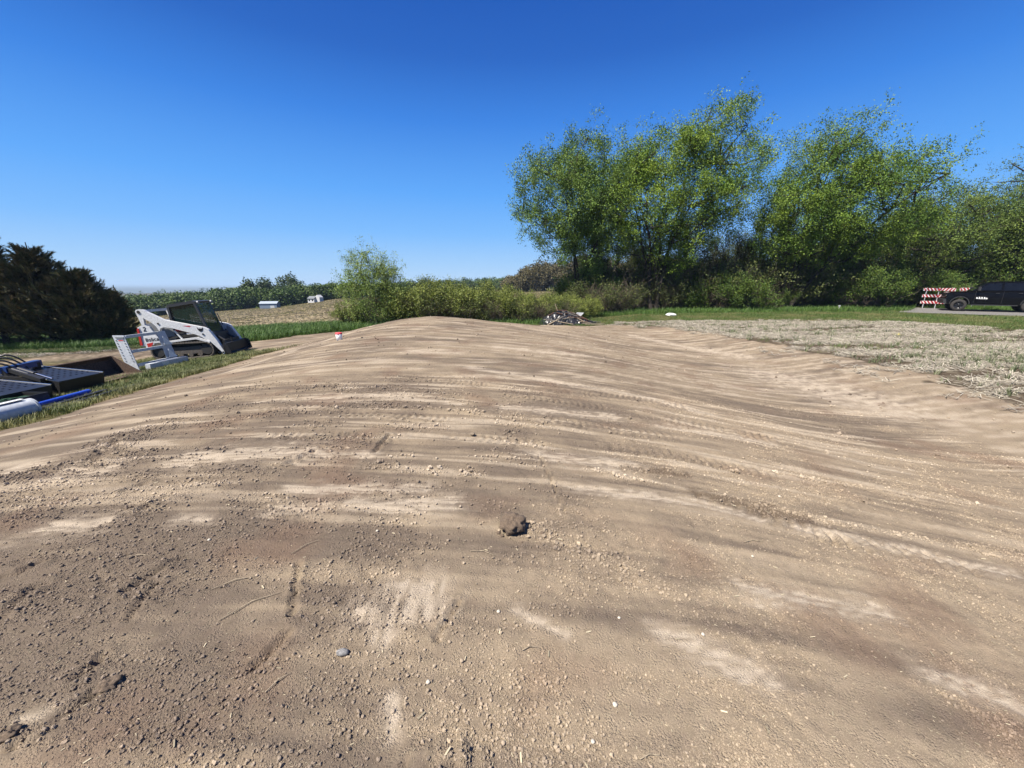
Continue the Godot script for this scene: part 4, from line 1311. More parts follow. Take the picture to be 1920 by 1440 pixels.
	part("chassis", st, dark, o)
	st = mb()
	prism(st, [[-1.36, 0.60], [-0.42, 0.62], [-0.42, 1.42], [-0.60, 1.50], [-1.30, 1.40], [-1.36, 1.30]], -0.56, 0.56)
	part("engine_cover", st, M.grey_paint, o)
	st = mb()
	prism(st, [[-1.52, 0.56], [-1.37, 0.56], [-1.37, 1.36], [-1.46, 1.34]], -0.60, 0.60)
	var tg := part("tailgate", st, white, o)
	for s in [-1.0, 1.0]:
		st = mb()
		box(st, Vector3(-1.52, 1.05, s * 0.48), Vector3(0.04, 0.22, 0.12))
		part("tail_lamp", st, M.red_paint, tg)
	st = mb()
	beam(st, Vector3(-1.24, 1.86, -0.66), Vector3(-1.24, 1.86, 0.66), 0.09, 0.09)
	part("cross_tube", st, white, o)
	# cab
	st = mb()
	prism(st, [[-0.47, 1.90], [-0.40, 2.02], [0.52, 2.10], [0.66, 2.06], [0.64, 2.00], [-0.36, 1.92]], -0.53, 0.53)
	var cab := part("cab_roof", st, M.cab_black, o)
	var cabn := cab
	for s in [-1.0, 1.0]:
		st = mb()
		var z: float = s * 0.49
		beam(st, Vector3(-0.42, 1.05, z), Vector3(-0.40, 1.95, z), 0.09, 0.08)
		beam(st, Vector3(0.86, 0.82, z), Vector3(0.60, 2.03, z), 0.09, 0.08)
		beam(st, Vector3(-0.42, 1.30, z), Vector3(0.78, 1.12, z), 0.07, 0.10)
		part("pillar", st, M.cab_black, cabn)
		st = mb()
		prism(st, [[-0.40, 1.05], [0.85, 0.85], [0.78, 1.12], [-0.42, 1.32]], minf(z - 0.02, z + 0.02), maxf(z - 0.02, z + 0.02))
		part("side_panel", st, M.cab_black, cabn)
		st = mb()
		prism(st, [[-0.36, 1.34], [0.74, 1.18], [0.58, 1.99], [-0.34, 1.92]], z - 0.004, z + 0.004)
		var wn := part("side_window", st, M.cab_glass, cabn)
		st = mb()   # guard mesh over the side window
		for q in 9:
			var f := q / 8.0
			beam(st, Vector3(lerpf(-0.34, 0.70, f), lerpf(1.34, 1.2, f), z - s * 0.03), Vector3(lerpf(-0.32, 0.56, f), lerpf(1.91, 1.98, f), z - s * 0.03), 0.012, 0.012)
		for q in 5:
			var f := q / 4.0
			beam(st, Vector3(-0.35, lerpf(1.38, 1.88, f), z - s * 0.03), Vector3(lerpf(0.72, 0.58, f), lerpf(1.24, 1.94, f), z - s * 0.03), 0.012, 0.012)
		part("window_guard", st, M.cab_black, wn)
		st = mb()
		tube(st, [Vector3(0.70, 2.02, s * 0.47), Vector3(0.76, 2.02, s * 0.47)], [0.06], 12)
		part("work_light", st, M.grey_paint, cabn)
	st = mb()   # front door glass and frame
	quad(st, Vector3(0.90, 0.86, 0.44), Vector3(0.90, 0.86, -0.44), Vector3(0.64, 2.0, -0.44), Vector3(0.64, 2.0, 0.44))
	var door := part("front_door_glass", st, M.cab_glass, cabn)
	st = mb()
	beam(st, Vector3(0.92, 0.84, -0.46), Vector3(0.92, 0.84, 0.46), 0.07, 0.09)
	beam(st, Vector3(0.98, 1.10, -0.40), Vector3(0.86, 1.55, -0.42), 0.025, 0.025)
	part("door_frame", st, M.cab_black, door)
	st = mb()
	prism(st, [[-0.40, 1.05], [-0.34, 1.05], [-0.32, 1.95], [-0.38, 1.95]], -0.46, 0.46)
	part("rear_wall", st, M.cab_black, cabn)
	st = mb()
	prism(st, [[-0.25, 0.95], [0.25, 0.95], [0.25, 1.08], [-0.08, 1.12], [-0.16, 1.65], [-0.28, 1.65]], -0.24, 0.24)
	part("seat", st, M.cab_black, cabn)
	# front hitch plate and low black blade with upright pins
	st = mb()
	prism(st, [[1.30, 0.10], [1.46, 0.08], [1.40, 0.55], [1.32, 0.55]], -0.60, 0.60)
	part("hitch_plate", st, dark, o)
	st = mb()
	prism(st, [[1.46, 0.02], [1.70, 0.00], [1.72, 0.05], [1.56, 0.08], [1.52, 0.42], [1.46, 0.44]], -0.92, 0.92)
	var bl := part("front_bucket", st, M.black_steel, o)
	for s in [-0.92, 0.90]:
		st = mb()
		prism(st, [[1.46, 0.02], [1.72, 0.02], [1.66, 0.36], [1.50, 0.44]], s, s + 0.02)
		part("bucket_side", st, M.black_steel, bl)
	for s in [-0.85, 0.2, 0.86]:
		st = mb()
		beam(st, Vector3(1.50, 0.38, s), Vector3(1.49, 0.62, s), 0.03, 0.03)
		part("upright_pin", st, M.black_steel, bl)
	for s in [-0.5, 0.5]:
		st = mb()
		tube(st, [Vector3(1.02, 0.75, s * 0.8), Vector3(1.36, 0.50, s * 0.8)], [0.045], 10)
		part("tilt_cylinder", st, dark, o)

# ---------------------------------------------------------------- attachments lying on the grass
func frame_at(pos: Vector3, turn: float) -> Transform3D:
	return Transform3D(Basis(Vector3.UP, turn), pos)

func build_attachments() -> void:
	# light grey grading frame: local x away from the camera along the row, z towards the mound
	var o := thing("grading_frame", "light grey steel grading frame with slanted end plates and lower beam", "attachment")
	o.transform = Transform3D(Basis(Vector3.UP, PI / 2), Vector3(-12.0, land(-12.05, 12.2) + 0.01, -12.15))
	var grey: Material = M.light_grey
	var lean := func(x: float, y: float, z := 0.0) -> Vector3: return Vector3(x, y, z - 0.22 * y)
	var L := 1.5
	var st := mb()   # outer end plate, slanting, with two rows of bolt heads
	var a := [lean.call(0, 0.02), lean.call(0, 1.18), lean.call(0, 1.18, -0.36), lean.call(0, 0.26, -0.38)]
	for q in [[-0.012, 1.0], [0.012, -1.0]]:
		var off := Vector3(q[0], 0, 0)
		if q[1] > 0: quad(st, a[0] + off, a[1] + off, a[2] + off, a[3] + off)
		else: quad(st, a[3] + off, a[2] + off, a[1] + off, a[0] + off)
	for k in 4:
		var e := Vector3(0.012, 0, 0)
		quad(st, a[k] - e, a[k] + e, a[(k + 1) % 4] + e, a[(k + 1) % 4] - e)
	var plate := part("end_plate", st, grey, o)
	for r in [-0.06, -0.30]:
		for k in 8:
			st = mb()
			var p: Vector3 = lean.call(-0.02, 0.36 + 0.095 * k, r)
			box(st, p, Vector3(0.02, 0.022, 0.03))
			part("bolt", st, M.grey_paint, plate)
	st = mb()
	box(st, lean.call(-0.014, 1.02, -0.15), Vector3(0.004, 0.03, 0.16))
	part("red_sticker", st, M.red_paint, plate)
	st = mb()
	box(st, lean.call(-0.02, 1.11, -0.15), Vector3(0.02, 0.05, 0.25))
	part("top_slot", st, M.grey_paint, plate)
	for y in [1.13, 0.66, 0.22]:
		st = mb()
		beam(st, lean.call(0.02, y), lean.call(L - 0.3, y), 0.05, 0.09)
		part("rail", st, grey, o)
	st = mb()   # inner plate with triangular gussets
	quad(st, lean.call(L - 0.40, 0.2), lean.call(L, 0.2), lean.call(L - 0.04, 1.17), lean.call(L - 0.36, 1.17))
	quad(st, lean.call(L - 0.36, 1.17, -0.02), lean.call(L - 0.04, 1.17, -0.02), lean.call(L, 0.2, -0.02), lean.call(L - 0.40, 0.2, -0.02))
	var inner := part("inner_plate", st, grey, o)
	for y in [0.28, 0.72]:
		st = mb()
		prism(st, [[0, 0], [0.24, 0], [0.0, 0.30]], -0.01, 0.01, Transform3D(Basis(Vector3.UP, -0.5), lean.call(L - 0.33, y, 0.05)))
		part("gusset", st, M.white_paint, inner)
	st = mb()
	box(st, Vector3(L * 0.5 + 0.05, 0.13, 0.22), Vector3(L, 0.24, 0.16))
	var low := part("lower_beam", st, grey, o)
	st = mb()
	box(st, Vector3(0.62, 0.14, 0.303), Vector3(0.26, 0.18, 0.004))
	part("white_sticker", st, M.white_paint, low)
	st = mb()
	box(st, Vector3(L * 0.5, 0.03, 0.02), Vector3(L, 0.03, 0.40))
	part("skid_plate", st, M.dark_steel, o)
	# rusty brown dirt bucket, mouth towards the mound
	o = thing("dirt_bucket", "rusty brown loader bucket lying with its open mouth to the soil", "loader bucket")
	o.transform = Transform3D(Basis(Vector3.UP, PI / 2), Vector3(-11.45, land(-11.45, 10.0) + 0.0, -9.95))
	var W := 1.72
	var prof := [[-0.05, 0.0], [0.10, 0.0], [0.12, 0.04], [-0.75, 0.04], [-0.90, 0.16], [-0.94, 0.44], [-0.86, 0.56], [-0.90, 0.58], [-0.99, 0.46], [-0.95, 0.12], [-0.78, 0.0]]
	st = mb()
	prism(st, prof, -W, 0.0, Transform3D(Basis(Vector3.UP, -PI / 2), Vector3.ZERO))
	part("bucket_shell", st, M.rust, o)
	for s in [0.0, W]:
		st = mb()
		prism(st, [[-0.02, 0.0], [-0.02, 0.05], [-0.84, 0.56], [-0.96, 0.46], [-0.92, 0.12], [-0.76, 0.0]], -s - 0.012, -s + 0.012, Transform3D(Basis(Vector3.UP, -PI / 2), Vector3.ZERO))
		part("bucket_side", st, M.rust, o)
	st = mb()
	box(st, Vector3(W * 0.5, 0.055, 0.06), Vector3(W + 0.04, 0.02, 0.14))
	part("cutting_edge", st, M.rust, o)
	# two black perforated grapple decks with cylinders
	grapple(Vector3(-10.85, land(-11.2, 9.3), -8.95), "black perforated grapple deck beside the rusty bucket", true)
	grapple(Vector3(-10.6, land(-11.0, 7.6), -7.55), "black perforated grapple deck beside the grey roller drum", false)
	# open black tray with green scraps
	o = thing("steel_tray", "shallow black open tray with green scraps inside", "tray")
	o.position = Vector3(-10.35, land(-10.35, 7.6), -7.62)
	st = mb()
	for q in [[Vector3(0, 0.17, 0.40), Vector3(0.62, 0.34, 0.02)], [Vector3(0, 0.17, -0.40), Vector3(0.62, 0.34, 0.02)], [Vector3(0.30, 0.17, 0), Vector3(0.02, 0.34, 0.78)], [Vector3(-0.30, 0.17, 0), Vector3(0.02, 0.34, 0.78)], [Vector3(0, 0.02, 0), Vector3(0.58, 0.03, 0.77)]]:
		box(st, q[0], q[1])
	part("tray_walls", st, M.black_steel, o)
	for k in 7:
		st = mb()
		var c := Vector3(rng.randf_range(-0.18, 0.18), 0.27, rng.randf_range(-0.28, 0.28))
		beam(st, c - Vector3(0.06, 0.01, 0.12), c + Vector3(0.06, 0.02, 0.10), 0.05, 0.03)
		beam(st, c, c - Vector3(0, 0.23, 0), 0.02, 0.02)
		part("green_scrap", st, M.green_paint, o)
	# grey roller drum
	o = thing("roller_drum", "light grey steel roller drum lying at the end of the attachments", "roller")
	o.position = Vector3(-9.42, land(-9.42, 6.5) + 0.17, -6.55)
	st = mb()
	tube(st, [Vector3(0, 0, 0.95), Vector3(0, 0, -0.62)], [0.17], 28)
	part("drum", st, M.light_grey, o)
	st = mb()
	tube(st, [Vector3(0, 0, -0.62), Vector3(0, 0, -0.66)], [0.185], 28)
	part("end_ring", st, M.light_grey, o)
	st = mb()
	prism(st, [[-0.19, 0.06], [-0.04, 0.21], [0.03, 0.20], [-0.06, 0.15], [-0.19, 0.0]], -0.55, 0.9)
	part("scraper_bar", st, M.white_paint, o)
	# long bars on the grass
	bar("blue_tube", "bright blue steel tube lying on the grass", "tube", Vector2(-9.80, 7.35), Vector2(-9.98, 8.75), 0.05, M.blue_paint, 0.13)
	bar("blue_tube", "dark blue square bar lying behind the bright blue tube", "tube", Vector2(-10.12, 8.0), Vector2(-10.22, 9.0), 0.05, M.dark_blue, 0.07)
	bar("steel_bar", "long black steel bar stretching past the others on the grass", "bar", Vector2(-9.20, 6.9), Vector2(-9.62, 9.5), 0.045, M.black_steel, 0.05)
	bar("steel_bar", "shorter black steel bar under the blue tube", "bar", Vector2(-9.48, 6.9), Vector2(-9.84, 9.0), 0.06, M.black_steel, 0.06)

func bar(called: String, label: String, cat: String, a: Vector2, b: Vector2, w: float, m: Material, h: float) -> void:
	var st := mb()
	var p := Vector3(a.x, ground_y(a.x, a.y) + h, -a.y)
	var q := Vector3(b.x, ground_y(b.x, b.y) + h, -b.y)
	if called == "blue_tube" and h > 0.1: tube(st, [Vector3.ZERO, q - p], [w], 14)
	else: beam(st, Vector3.ZERO, q - p, w * 1.6, w * 1.2)
	solo(called, st, m, label, cat, p)

func grapple(at: Vector3, label: String, cylinders: bool) -> void:
	var o := thing("grapple_deck", label, "attachment", at, PI / 2)
	# local x away from the camera, z towards the mound; the deck slopes up towards the back
	var W := 1.02
	var D := 1.95
	var y := func(z: float) -> float: return 0.40 + 0.10 * (-z)
	var st := mb()
	var nx := 7
	var nz := 11
	var hole := 0.052
	# deck plate as strips round real holes
	var cw := (W - 0.06) / nx
	var cd := (D * 0.82) / nz
	for j in nz:
		var zc := -0.22 - cd * (j + 0.5)
		for i in nx:
			var xc := 0.03 + cw * (i + 0.5) + (0.0 if j % 2 == 0 else cw * 0.0)
			for q in [[xc - cw / 2, xc + cw / 2, zc + hole / 2, zc + cd / 2], [xc - cw / 2, xc + cw / 2, zc - cd / 2, zc - hole / 2], [xc - cw / 2, xc - hole / 2, zc - hole / 2, zc + hole / 2], [xc + hole / 2, xc + cw / 2, zc - hole / 2, zc + hole / 2]]:
				quad(st, Vector3(q[0], y.call(q[3]), q[3]), Vector3(q[1], y.call(q[3]), q[3]), Vector3(q[1], y.call(q[2]), q[2]), Vector3(q[0], y.call(q[2]), q[2]))
	quad(st, Vector3(0, y.call(0.0), 0), Vector3(W, y.call(0.0), 0), Vector3(W, y.call(-0.22), -0.22), Vector3(0, y.call(-0.22), -0.22))
	for e in [[0.0, 0.03], [W - 0.03, W]]:
		quad(st, Vector3(e[0], y.call(-0.22), -0.22), Vector3(e[1], y.call(-0.22), -0.22), Vector3(e[1], y.call(-0.22 - D * 0.82), -0.22 - D * 0.82), Vector3(e[0], y.call(-0.22 - D * 0.82), -0.22 - D * 0.82))
	part("perforated_deck", st, M.black_paint, o)
	st = mb()
	quad(st, Vector3(0, 0.02, -0.06), Vector3(W, 0.02, -0.06), Vector3(W, 0.40, 0), Vector3(0, 0.40, 0))
	part("front_plate", st, M.black_steel, o)
	for e in [0.0, W]:
		st = mb()
		var zz := -0.22 - D * 0.82
		prism(st, [[0.0, 0.40], [-0.06, 0.02], [zz + 0.05, 0.0], [zz, y.call(zz)]], -e - 0.01, -e + 0.01, Transform3D(Basis(Vector3.UP, -PI / 2), Vector3.ZERO))
		part("side_plate", st, M.black_steel, o)
	st = mb()
	beam(st, Vector3(0, y.call(-0.24 - D * 0.82), -0.24 - D * 0.82), Vector3(W, y.call(-0.24 - D * 0.82), -0.24 - D * 0.82), 0.10, 0.12)
	part("back_bar", st, M.black_steel, o)
	st = mb()
	beam(st, Vector3(W, y.call(0.0) + 0.012, 0.0), Vector3(W, y.call(-1.8) + 0.012, -1.8), 0.02, 0.02)
	part("worn_edge", st, M.chrome, o)
	if not cylinders: return
	# mast, hydraulic cylinders and hoses standing on the deck
	st = mb()
	beam(st, Vector3(0.05, 0.66, -1.35), Vector3(0.95, 0.68, -1.55), 0.16, 0.14)
	part("blue_hood", st, M.dark_blue, o)
	st = mb()
	beam(st, Vector3(0.10, 0.40, -1.2), Vector3(0.12, 0.68, -1.4), 0.14, 0.10)
	beam(st, Vector3(0.85, 0.52, -1.5), Vector3(0.85, 0.70, -1.5), 0.12, 0.10)
	beam(st, Vector3(-0.10, 0.46, -0.25), Vector3(0.15, 0.66, -1.3), 0.10, 0.09)
	part("mast", st, M.black_steel, o)
	for k in 2:
		st = mb()
		var off := Vector3(0.11 * k, 0, 0)
		tube(st, [Vector3(0.14, 0.66, -1.2) + off, Vector3(0.05, 0.56, -0.72) + off], [0.05], 12)
		var cy := part("hydraulic_cylinder", st, M.black_paint, o)
		st = mb()
		tube(st, [Vector3(0.05, 0.56, -0.72) + off, Vector3(-0.06, 0.46, -0.2) + off], [0.022], 12)
		part("rod", st, M.chrome, cy)
	for k in 4:
		st = mb()
		var pts := []
		var r := []
		for i in 13:
			var t := i / 12.0
			pts.append(Vector3(-0.25 + 0.16 * k + 0.5 * t, 0.60 + (0.24 + 0.04 * k) * sin(PI * t), -1.7 + 0.55 * t - 0.10 * k))
			r.append(0.02)
		tube(st, pts, r, 8)
		part("hose", st, M.black_paint, o)
	st = mb()
	tube(st, [Vector3(-0.45, 0.62, -1.55), Vector3(-0.05, 0.64, -1.5)], [0.03], 10)
	part("silver_rod", st, M.chrome, o)

# ---------------------------------------------------------------- road, pickup and barricades
func build_road() -> void:
	var st := mb()
	st.set_smooth_group(1)
	var dir := Vector2(-0.68, 0.73)
	var nrm := Vector2(0.73, 0.68)
	var at := func(s: float, n: float) -> Vector3:
		var w := 0.35 * n_edge.get_noise_2d(s * 0.9, n)
		var p := Vector2(35.8, 27.4) + dir * s + nrm * (n + w)
		return Vector3(p.x, land(p.x, p.y) + 0.055, -p.y)
	for i in 32:
		for j in 8:
			var s0 := -26.0 + i
			var n0 := -4.5 + 7.3 * j / 8.0
			var n1 := -4.5 + 7.3 * (j + 1) / 8.0
			quad(st, at.call(s0, n0), at.call(s0, n1), at.call(s0 + 1.0, n1), at.call(s0 + 1.0, n0))
	st.generate_normals()
	var o := MeshInstance3D.new()
	o.mesh = st.commit()
	o.material_override = M.road
	o.name = "road"
	add_child(o)
	tag(o, "pale grey worn road under the black pickup", "road", "", "structure")

func wheel(parent: Node, at: Vector3, side: float) -> void:
	var st := mb()
	var place := at
	at = Vector3.ZERO
	var xf := Transform3D(Basis(Vector3.RIGHT, PI / 2 * side), at)
	lathe(st, [[0.26, -0.13], [0.38, -0.14], [0.42, -0.09], [0.43, 0.0], [0.42, 0.09], [0.38, 0.14], [0.26, 0.13]], xf, 28)
	var t := part("wheel", st, M.tyre, parent)
	t.transform = Transform3D(Basis().scaled(Vector3(1.0 / 0.872, 1, 1)), place)
	st = mb()
	lathe(st, [[0.0, 0.06], [0.08, 0.07], [0.10, 0.03], [0.24, 0.05], [0.265, 0.11], [0.265, -0.1]], xf, 24)
	for k in 6:
		var b := Basis(Vector3.BACK, TAU * k / 6.0)
		box(st, at + b.x * 0.15 + Vector3(0, 0, side * 0.08), Vector3(0.20, 0.045, 0.03), b)
	part("rim", st, M.rim, t)

func build_pickup() -> void:
	var o := thing("pickup_truck", "lifted black crew cab pickup with dark windows parked on the road", "pickup truck")
	var head := Vector2(-0.78, 0.62)
	var mid := Vector2(35.4, 29.1)
	o.transform = Transform3D(Basis(Vector3.UP, atan2(head.y, head.x)) * Basis.from_scale(Vector3(0.872, 1, 1)), Vector3(mid.x, land(mid.x, mid.y) + 0.06, -mid.y))
	# local x forward; the side facing the field is +z * sgn
	var paint: Material = M.truck_black
	var fa := 1.95
	var ra := -1.95
	var prof := [[2.62, 0.52], [2.78, 0.62], [2.80, 1.02], [2.72, 1.32], [2.52, 1.40], [1.05, 1.47], [0.9, 1.46], [-2.95, 1.46], [-3.05, 1.40], [-3.05, 0.62], [-2.62, 0.56]]
	for k in 9:
		var a := PI * k / 8.0
		prof.append([ra - 0.55 * cos(a), 0.50 + 0.50 * sin(a)])
	prof.append([ra + 0.6, 0.50])
	prof.append([fa - 0.6, 0.50])
	for k in 9:
		var a := PI * k / 8.0
		prof.append([fa - 0.55 * cos(a), 0.50 + 0.50 * sin(a)])
	var st := mb()
	prism(st, prof, -1.0, 1.0, Transform3D(), func(v: Vector2) -> float: return 1.0 - 0.07 * smoothstep(1.2, 1.5, v.y) - 0.10 * smoothstep(2.2, 2.8, v.x))
	part("body", st, paint, o)
	st = mb()
	box(st, Vector3(0, 0.60, 0), Vector3(4.6, 0.25, 1.3))
	part("chassis", st, M.dark_steel, o)
	# greenhouse: cab and bed cap
	var cab := [[1.35, 1.45], [0.50, 2.06], [0.25, 2.12], [-1.45, 2.13], [-2.9, 2.04], [-3.0, 1.45]]
	st = mb()
	prism(st, cab, -0.90, 0.90, Transform3D(), func(v: Vector2) -> float: return 1.0 - 0.19 * (v.y - 1.45) / 0.67)
	part("cab", st, paint, o)
	for s in [-1.0, 1.0]:
		var tilt := func(v: Vector2) -> float: return 1.0 - 0.19 * (v.y - 1.45) / 0.67
		for w in [[[1.10, 1.50], [0.48, 1.97], [-0.20, 2.0], [-0.20, 1.50]], [[-0.32, 1.50], [-0.32, 2.0], [-1.35, 2.0], [-1.50, 1.50]], [[-1.72, 1.52], [-1.60, 1.96], [-2.75, 1.90], [-2.85, 1.52]]]:
			st = mb()
			prism(st, w, minf(s * 0.898, s * 0.910), maxf(s * 0.898, s * 0.910), Transform3D(), tilt)
			part("side_window", st, M.truck_glass, o)
		# wheel arch flare, mirror, running board, handles, decals
		for ax in [fa, ra]:
			st = mb()
			for k in 10:
				var a0 := PI * (k / 10.0)
				var a1 := PI * ((k + 1) / 10.0)
				beam(st, Vector3(ax - 0.57 * cos(a0), 0.50 + 0.54 * sin(a0), s * 1.0), Vector3(ax - 0.57 * cos(a1), 0.50 + 0.54 * sin(a1), s * 1.0), 0.09, 0.05)
			part("arch_flare", st, M.trim, o)
		for ax in [fa, ra]: wheel(o, Vector3(ax, 0.43, s * 0.86), s)
		st = mb()
		prism(st, [[0.96, 1.48], [1.10, 1.48], [1.10, 1.76], [0.96, 1.76]], minf(s * 0.95, s * 1.16), maxf(s * 0.95, s * 1.16))
		part("mirror", st, M.trim, o)
		st = mb()
		beam(st, Vector3(1.25, 0.46, s * 1.0), Vector3(-1.25, 0.46, s * 1.0), 0.14, 0.06)
		part("running_board", st, M.trim, o)
		for hx in [-0.05, -1.25]:
			st = mb()
			box(st, Vector3(hx, 1.30, s * 0.995), Vector3(0.20, 0.035, 0.03))
			part("door_handle", st, M.trim, o)
		for lx in [1.15, -0.36, -1.62]:
			st = mb()
			box(st, Vector3(lx, 1.0, s * 1.0015), Vector3(0.012, 0.86, 0.004))
			part("door_seam", st, M.trim, o)
		# white door graphic: slanted strokes over a bar
		st = mb()
		for q in [[1.02, 0.97, 0.10], [0.88, 0.98, 0.12], [0.74, 0.98, 0.10], [0.60, 0.97, 0.12], [0.48, 0.95, 0.07]]:
			prism(st, [[q[0] - 0.055, q[1] - q[2] / 2], [q[0] + 0.03, q[1] - q[2] / 2], [q[0] + 0.06, q[1] + q[2] / 2], [q[0] - 0.02, q[1] + q[2] / 2]], minf(s * 1.001, s * 1.006), maxf(s * 1.001, s * 1.006))
		prism(st, [[1.06, 0.90], [0.44, 0.88], [0.44, 0.91], [1.06, 0.93]], minf(s * 1.001, s * 1.006), maxf(s * 1.001, s * 1.006))
		part("door_graphic", st, M.white_paint, o)
		st = mb()
		prism(st, [[-1.70, 1.36], [-2.95, 1.40], [-2.95, 1.28], [-1.95, 1.26]], minf(s * 0.99, s * 1.003), maxf(s * 0.99, s * 1.003))
		part("bed_graphic", st, M.white_paint, o)
		st = mb()
		box(st, Vector3(2.73, 1.18, s * 0.68), Vector3(0.10, 0.22, 0.34))
		part("headlight", st, M.truck_glass, o)
	st = mb()
	prism(st, [[1.30, 1.48], [1.33, 1.49], [0.55, 2.05], [0.52, 2.03]], -0.78, 0.78, Transform3D(), func(v: Vector2) -> float: return 1.0 - 0.16 * (v.y - 1.45) / 0.67)
	part("windshield", st, M.truck_glass, o)
	st = mb()
	prism(st, [[2.66, 0.50], [2.90, 0.55], [2.92, 0.85], [2.78, 0.88]], -0.92, 0.92)
	part("front_bumper", st, M.trim, o)
	st = mb()
	for k in 5: box(st, Vector3(2.77, 0.98 + 0.07 * k, 0), Vector3(0.06, 0.03, 1.0))
	part("grille", st, M.trim, o)

func barricade(at: Vector3, turn: float, label: String) -> void:
	var o := thing("barricade", label, "barricade", at, turn, "striped road barricades")
	var W := 1.85
	for y in [0.55, 1.06, 1.57]:
		var st := mb()
		box(st, Vector3(0, y, 0), Vector3(W, 0.21, 0.03))
		var r := part("rail", st, M.sign_white, o)
		for k in 9:
			var c := -W / 2 + W * (k + 0.5) / 9.0
			var sl := 0.10 if k < 4 else -0.10
			st = mb()
			if k == 4: prism(st, [[c - 0.16, y + 0.105], [c - 0.04, y + 0.105], [c, y + 0.02], [c + 0.04, y + 0.105], [c + 0.16, y + 0.105], [c + 0.05, y - 0.105], [c - 0.05, y - 0.105]], 0.0155, 0.019)
			else:
				var e := W / 2
				prism(st, [[clampf(c - 0.06 - sl, -e, e), y + 0.105], [clampf(c + 0.06 - sl, -e, e), y + 0.105], [clampf(c + 0.06 + sl * 0.4, -e, e), y - 0.105], [clampf(c - 0.06 + sl * 0.4, -e, e), y - 0.105]], 0.0155, 0.019)
			part("red_stripe", st, M.sign_red, r)
	for x in [-0.72, 0.72, 0.0]:
		var st := mb()
		beam(st, Vector3(x, 0.03, -0.035), Vector3(x, 1.70, -0.035), 0.045, 0.045)
		part("post", st, M.galvanised, o)
		st = mb()
		beam(st, Vector3(x, 0.03, -0.6), Vector3(x, 0.03, 0.5), 0.05, 0.05)
		part("foot", st, M.galvanised, o)

# ---------------------------------------------------------------- scrap pile, small things
func build_scrap_pile() -> void:
	rng.seed = 901
	var c := Vector2(3.5, 24.6)
	var tn := noise(1.0, 77, FastNoiseLite.TYPE_SIMPLEX_SMOOTH, 2)
	tn.fractal_type = FastNoiseLite.FRACTAL_RIDGED
	var st := mb()
	var nx := 70
	var nz := 34
	var top := func(u: float, v: float) -> float:   # u -1.9 .. 2.3, v -0.9 .. 0.9
		var a := exp(-pow((u + 0.45) / 0.75, 2.0) - pow(v / 0.6, 2.0)) * 0.80
		var b := exp(-pow((u - 0.55) / 0.65, 2.0) - pow(v / 0.55, 2.0)) * 0.48
		var e := exp(-pow((u + 1.35) / 0.4, 2.0) - pow(v / 0.5, 2.0)) * 0.28
		var tail := exp(-pow((u - 1.5) / 0.7, 2.0) - pow((v + 0.1) / 0.3, 2.0)) * 0.12
		return a + b * 0.8 + e + tail
	var f := func(i: int, j: int) -> Vector3:
		var u := lerpf(-1.9, 2.3, i / float(nx))
		var v := lerpf(-0.95, 0.95, j / float(nz))
		var h: float = top.call(u, v)
		var wr := tn.get_noise_2d(u * 1.3 + v * 2.2, v * 1.0 - u * 0.4) * 0.5 + 0.5
		var edge := smoothstep(0.02, 0.2, h)
		return Vector3(u + 0.05 * tn.get_noise_2d(u * 3, v * 3 + 9), h * (0.78 + 0.3 * wr) + 0.09 * wr * edge - 0.03, -v + 0.06 * tn.get_noise_2d(u * 3 + 5, v * 3))
	for i in nx:
		for j in nz:
			quad(st, f.call(i, j), f.call(i + 1, j), f.call(i + 1, j + 1), f.call(i, j + 1))
	solo("plastic_sheet", st, M.black_plastic, "crumpled black plastic sheeting heaped at the edge of the soil", "plastic sheet", Vector3(c.x, land(c.x, c.y) - 0.02, -c.y))
	# boards and sticks stuck in and around the heap
	for k in 26:
		var L := rng.randf_range(0.35, 1.3)
		var u := rng.randf_range(-1.3, 1.9) if k < 16 else rng.randf_range(0.0, 1.7)
		var v := rng.randf_range(-0.9, 0.1)
		var h: float = top.call(u, v)
		var p := Vector3(c.x + u, land(c.x + u, c.y) + h * 1.02 + 0.05, -(c.y + v))
		var a := rng.randf_range(-0.5, 0.5)
		var dir := Vector3(cos(a), 0, sin(a)) * L * 0.5
		var hl: float = top.call(u - dir.x, v + dir.z)
		var hr: float = top.call(u + dir.x, v - dir.z)
		dir.y = clampf((hr - hl) * 0.5, -0.4, 0.4)
		st = mb()
		beam(st, -dir, dir, rng.randf_range(0.05, 0.14), rng.randf_range(0.025, 0.05))
		var pale := k % 3
		solo("scrap_board", st, [M.raw_wood, M.old_wood, M.brown_wood][pale], ["short pale raw board lying in the black scrap heap", "weathered grey board lying in the black scrap heap", "reddish brown board lying in the black scrap heap"][pale], "board", p, "scrap boards in the heap")
	st = mb()
	beam(st, Vector3(0.0, 0, 0), Vector3(-0.24, 0.62, 0.0), 0.05, 0.04)
	solo("stick", st, M.raw_wood, "pale stick standing upright out of the scrap heap", "stick", Vector3(2.95, land(3.0, 24.6) + 0.62, -24.7))
	st = mb()
	prism(st, [[-0.25, 0.0], [0.1, -0.05], [0.34, 0.22], [-0.1, 0.24]], -0.02, 0.02)
	solo("panel_scrap", st, M.sign_white, "white torn panel sticking up behind the scrap heap", "panel", Vector3(4.25, land(4.2, 24.8) + 0.46, -24.9))

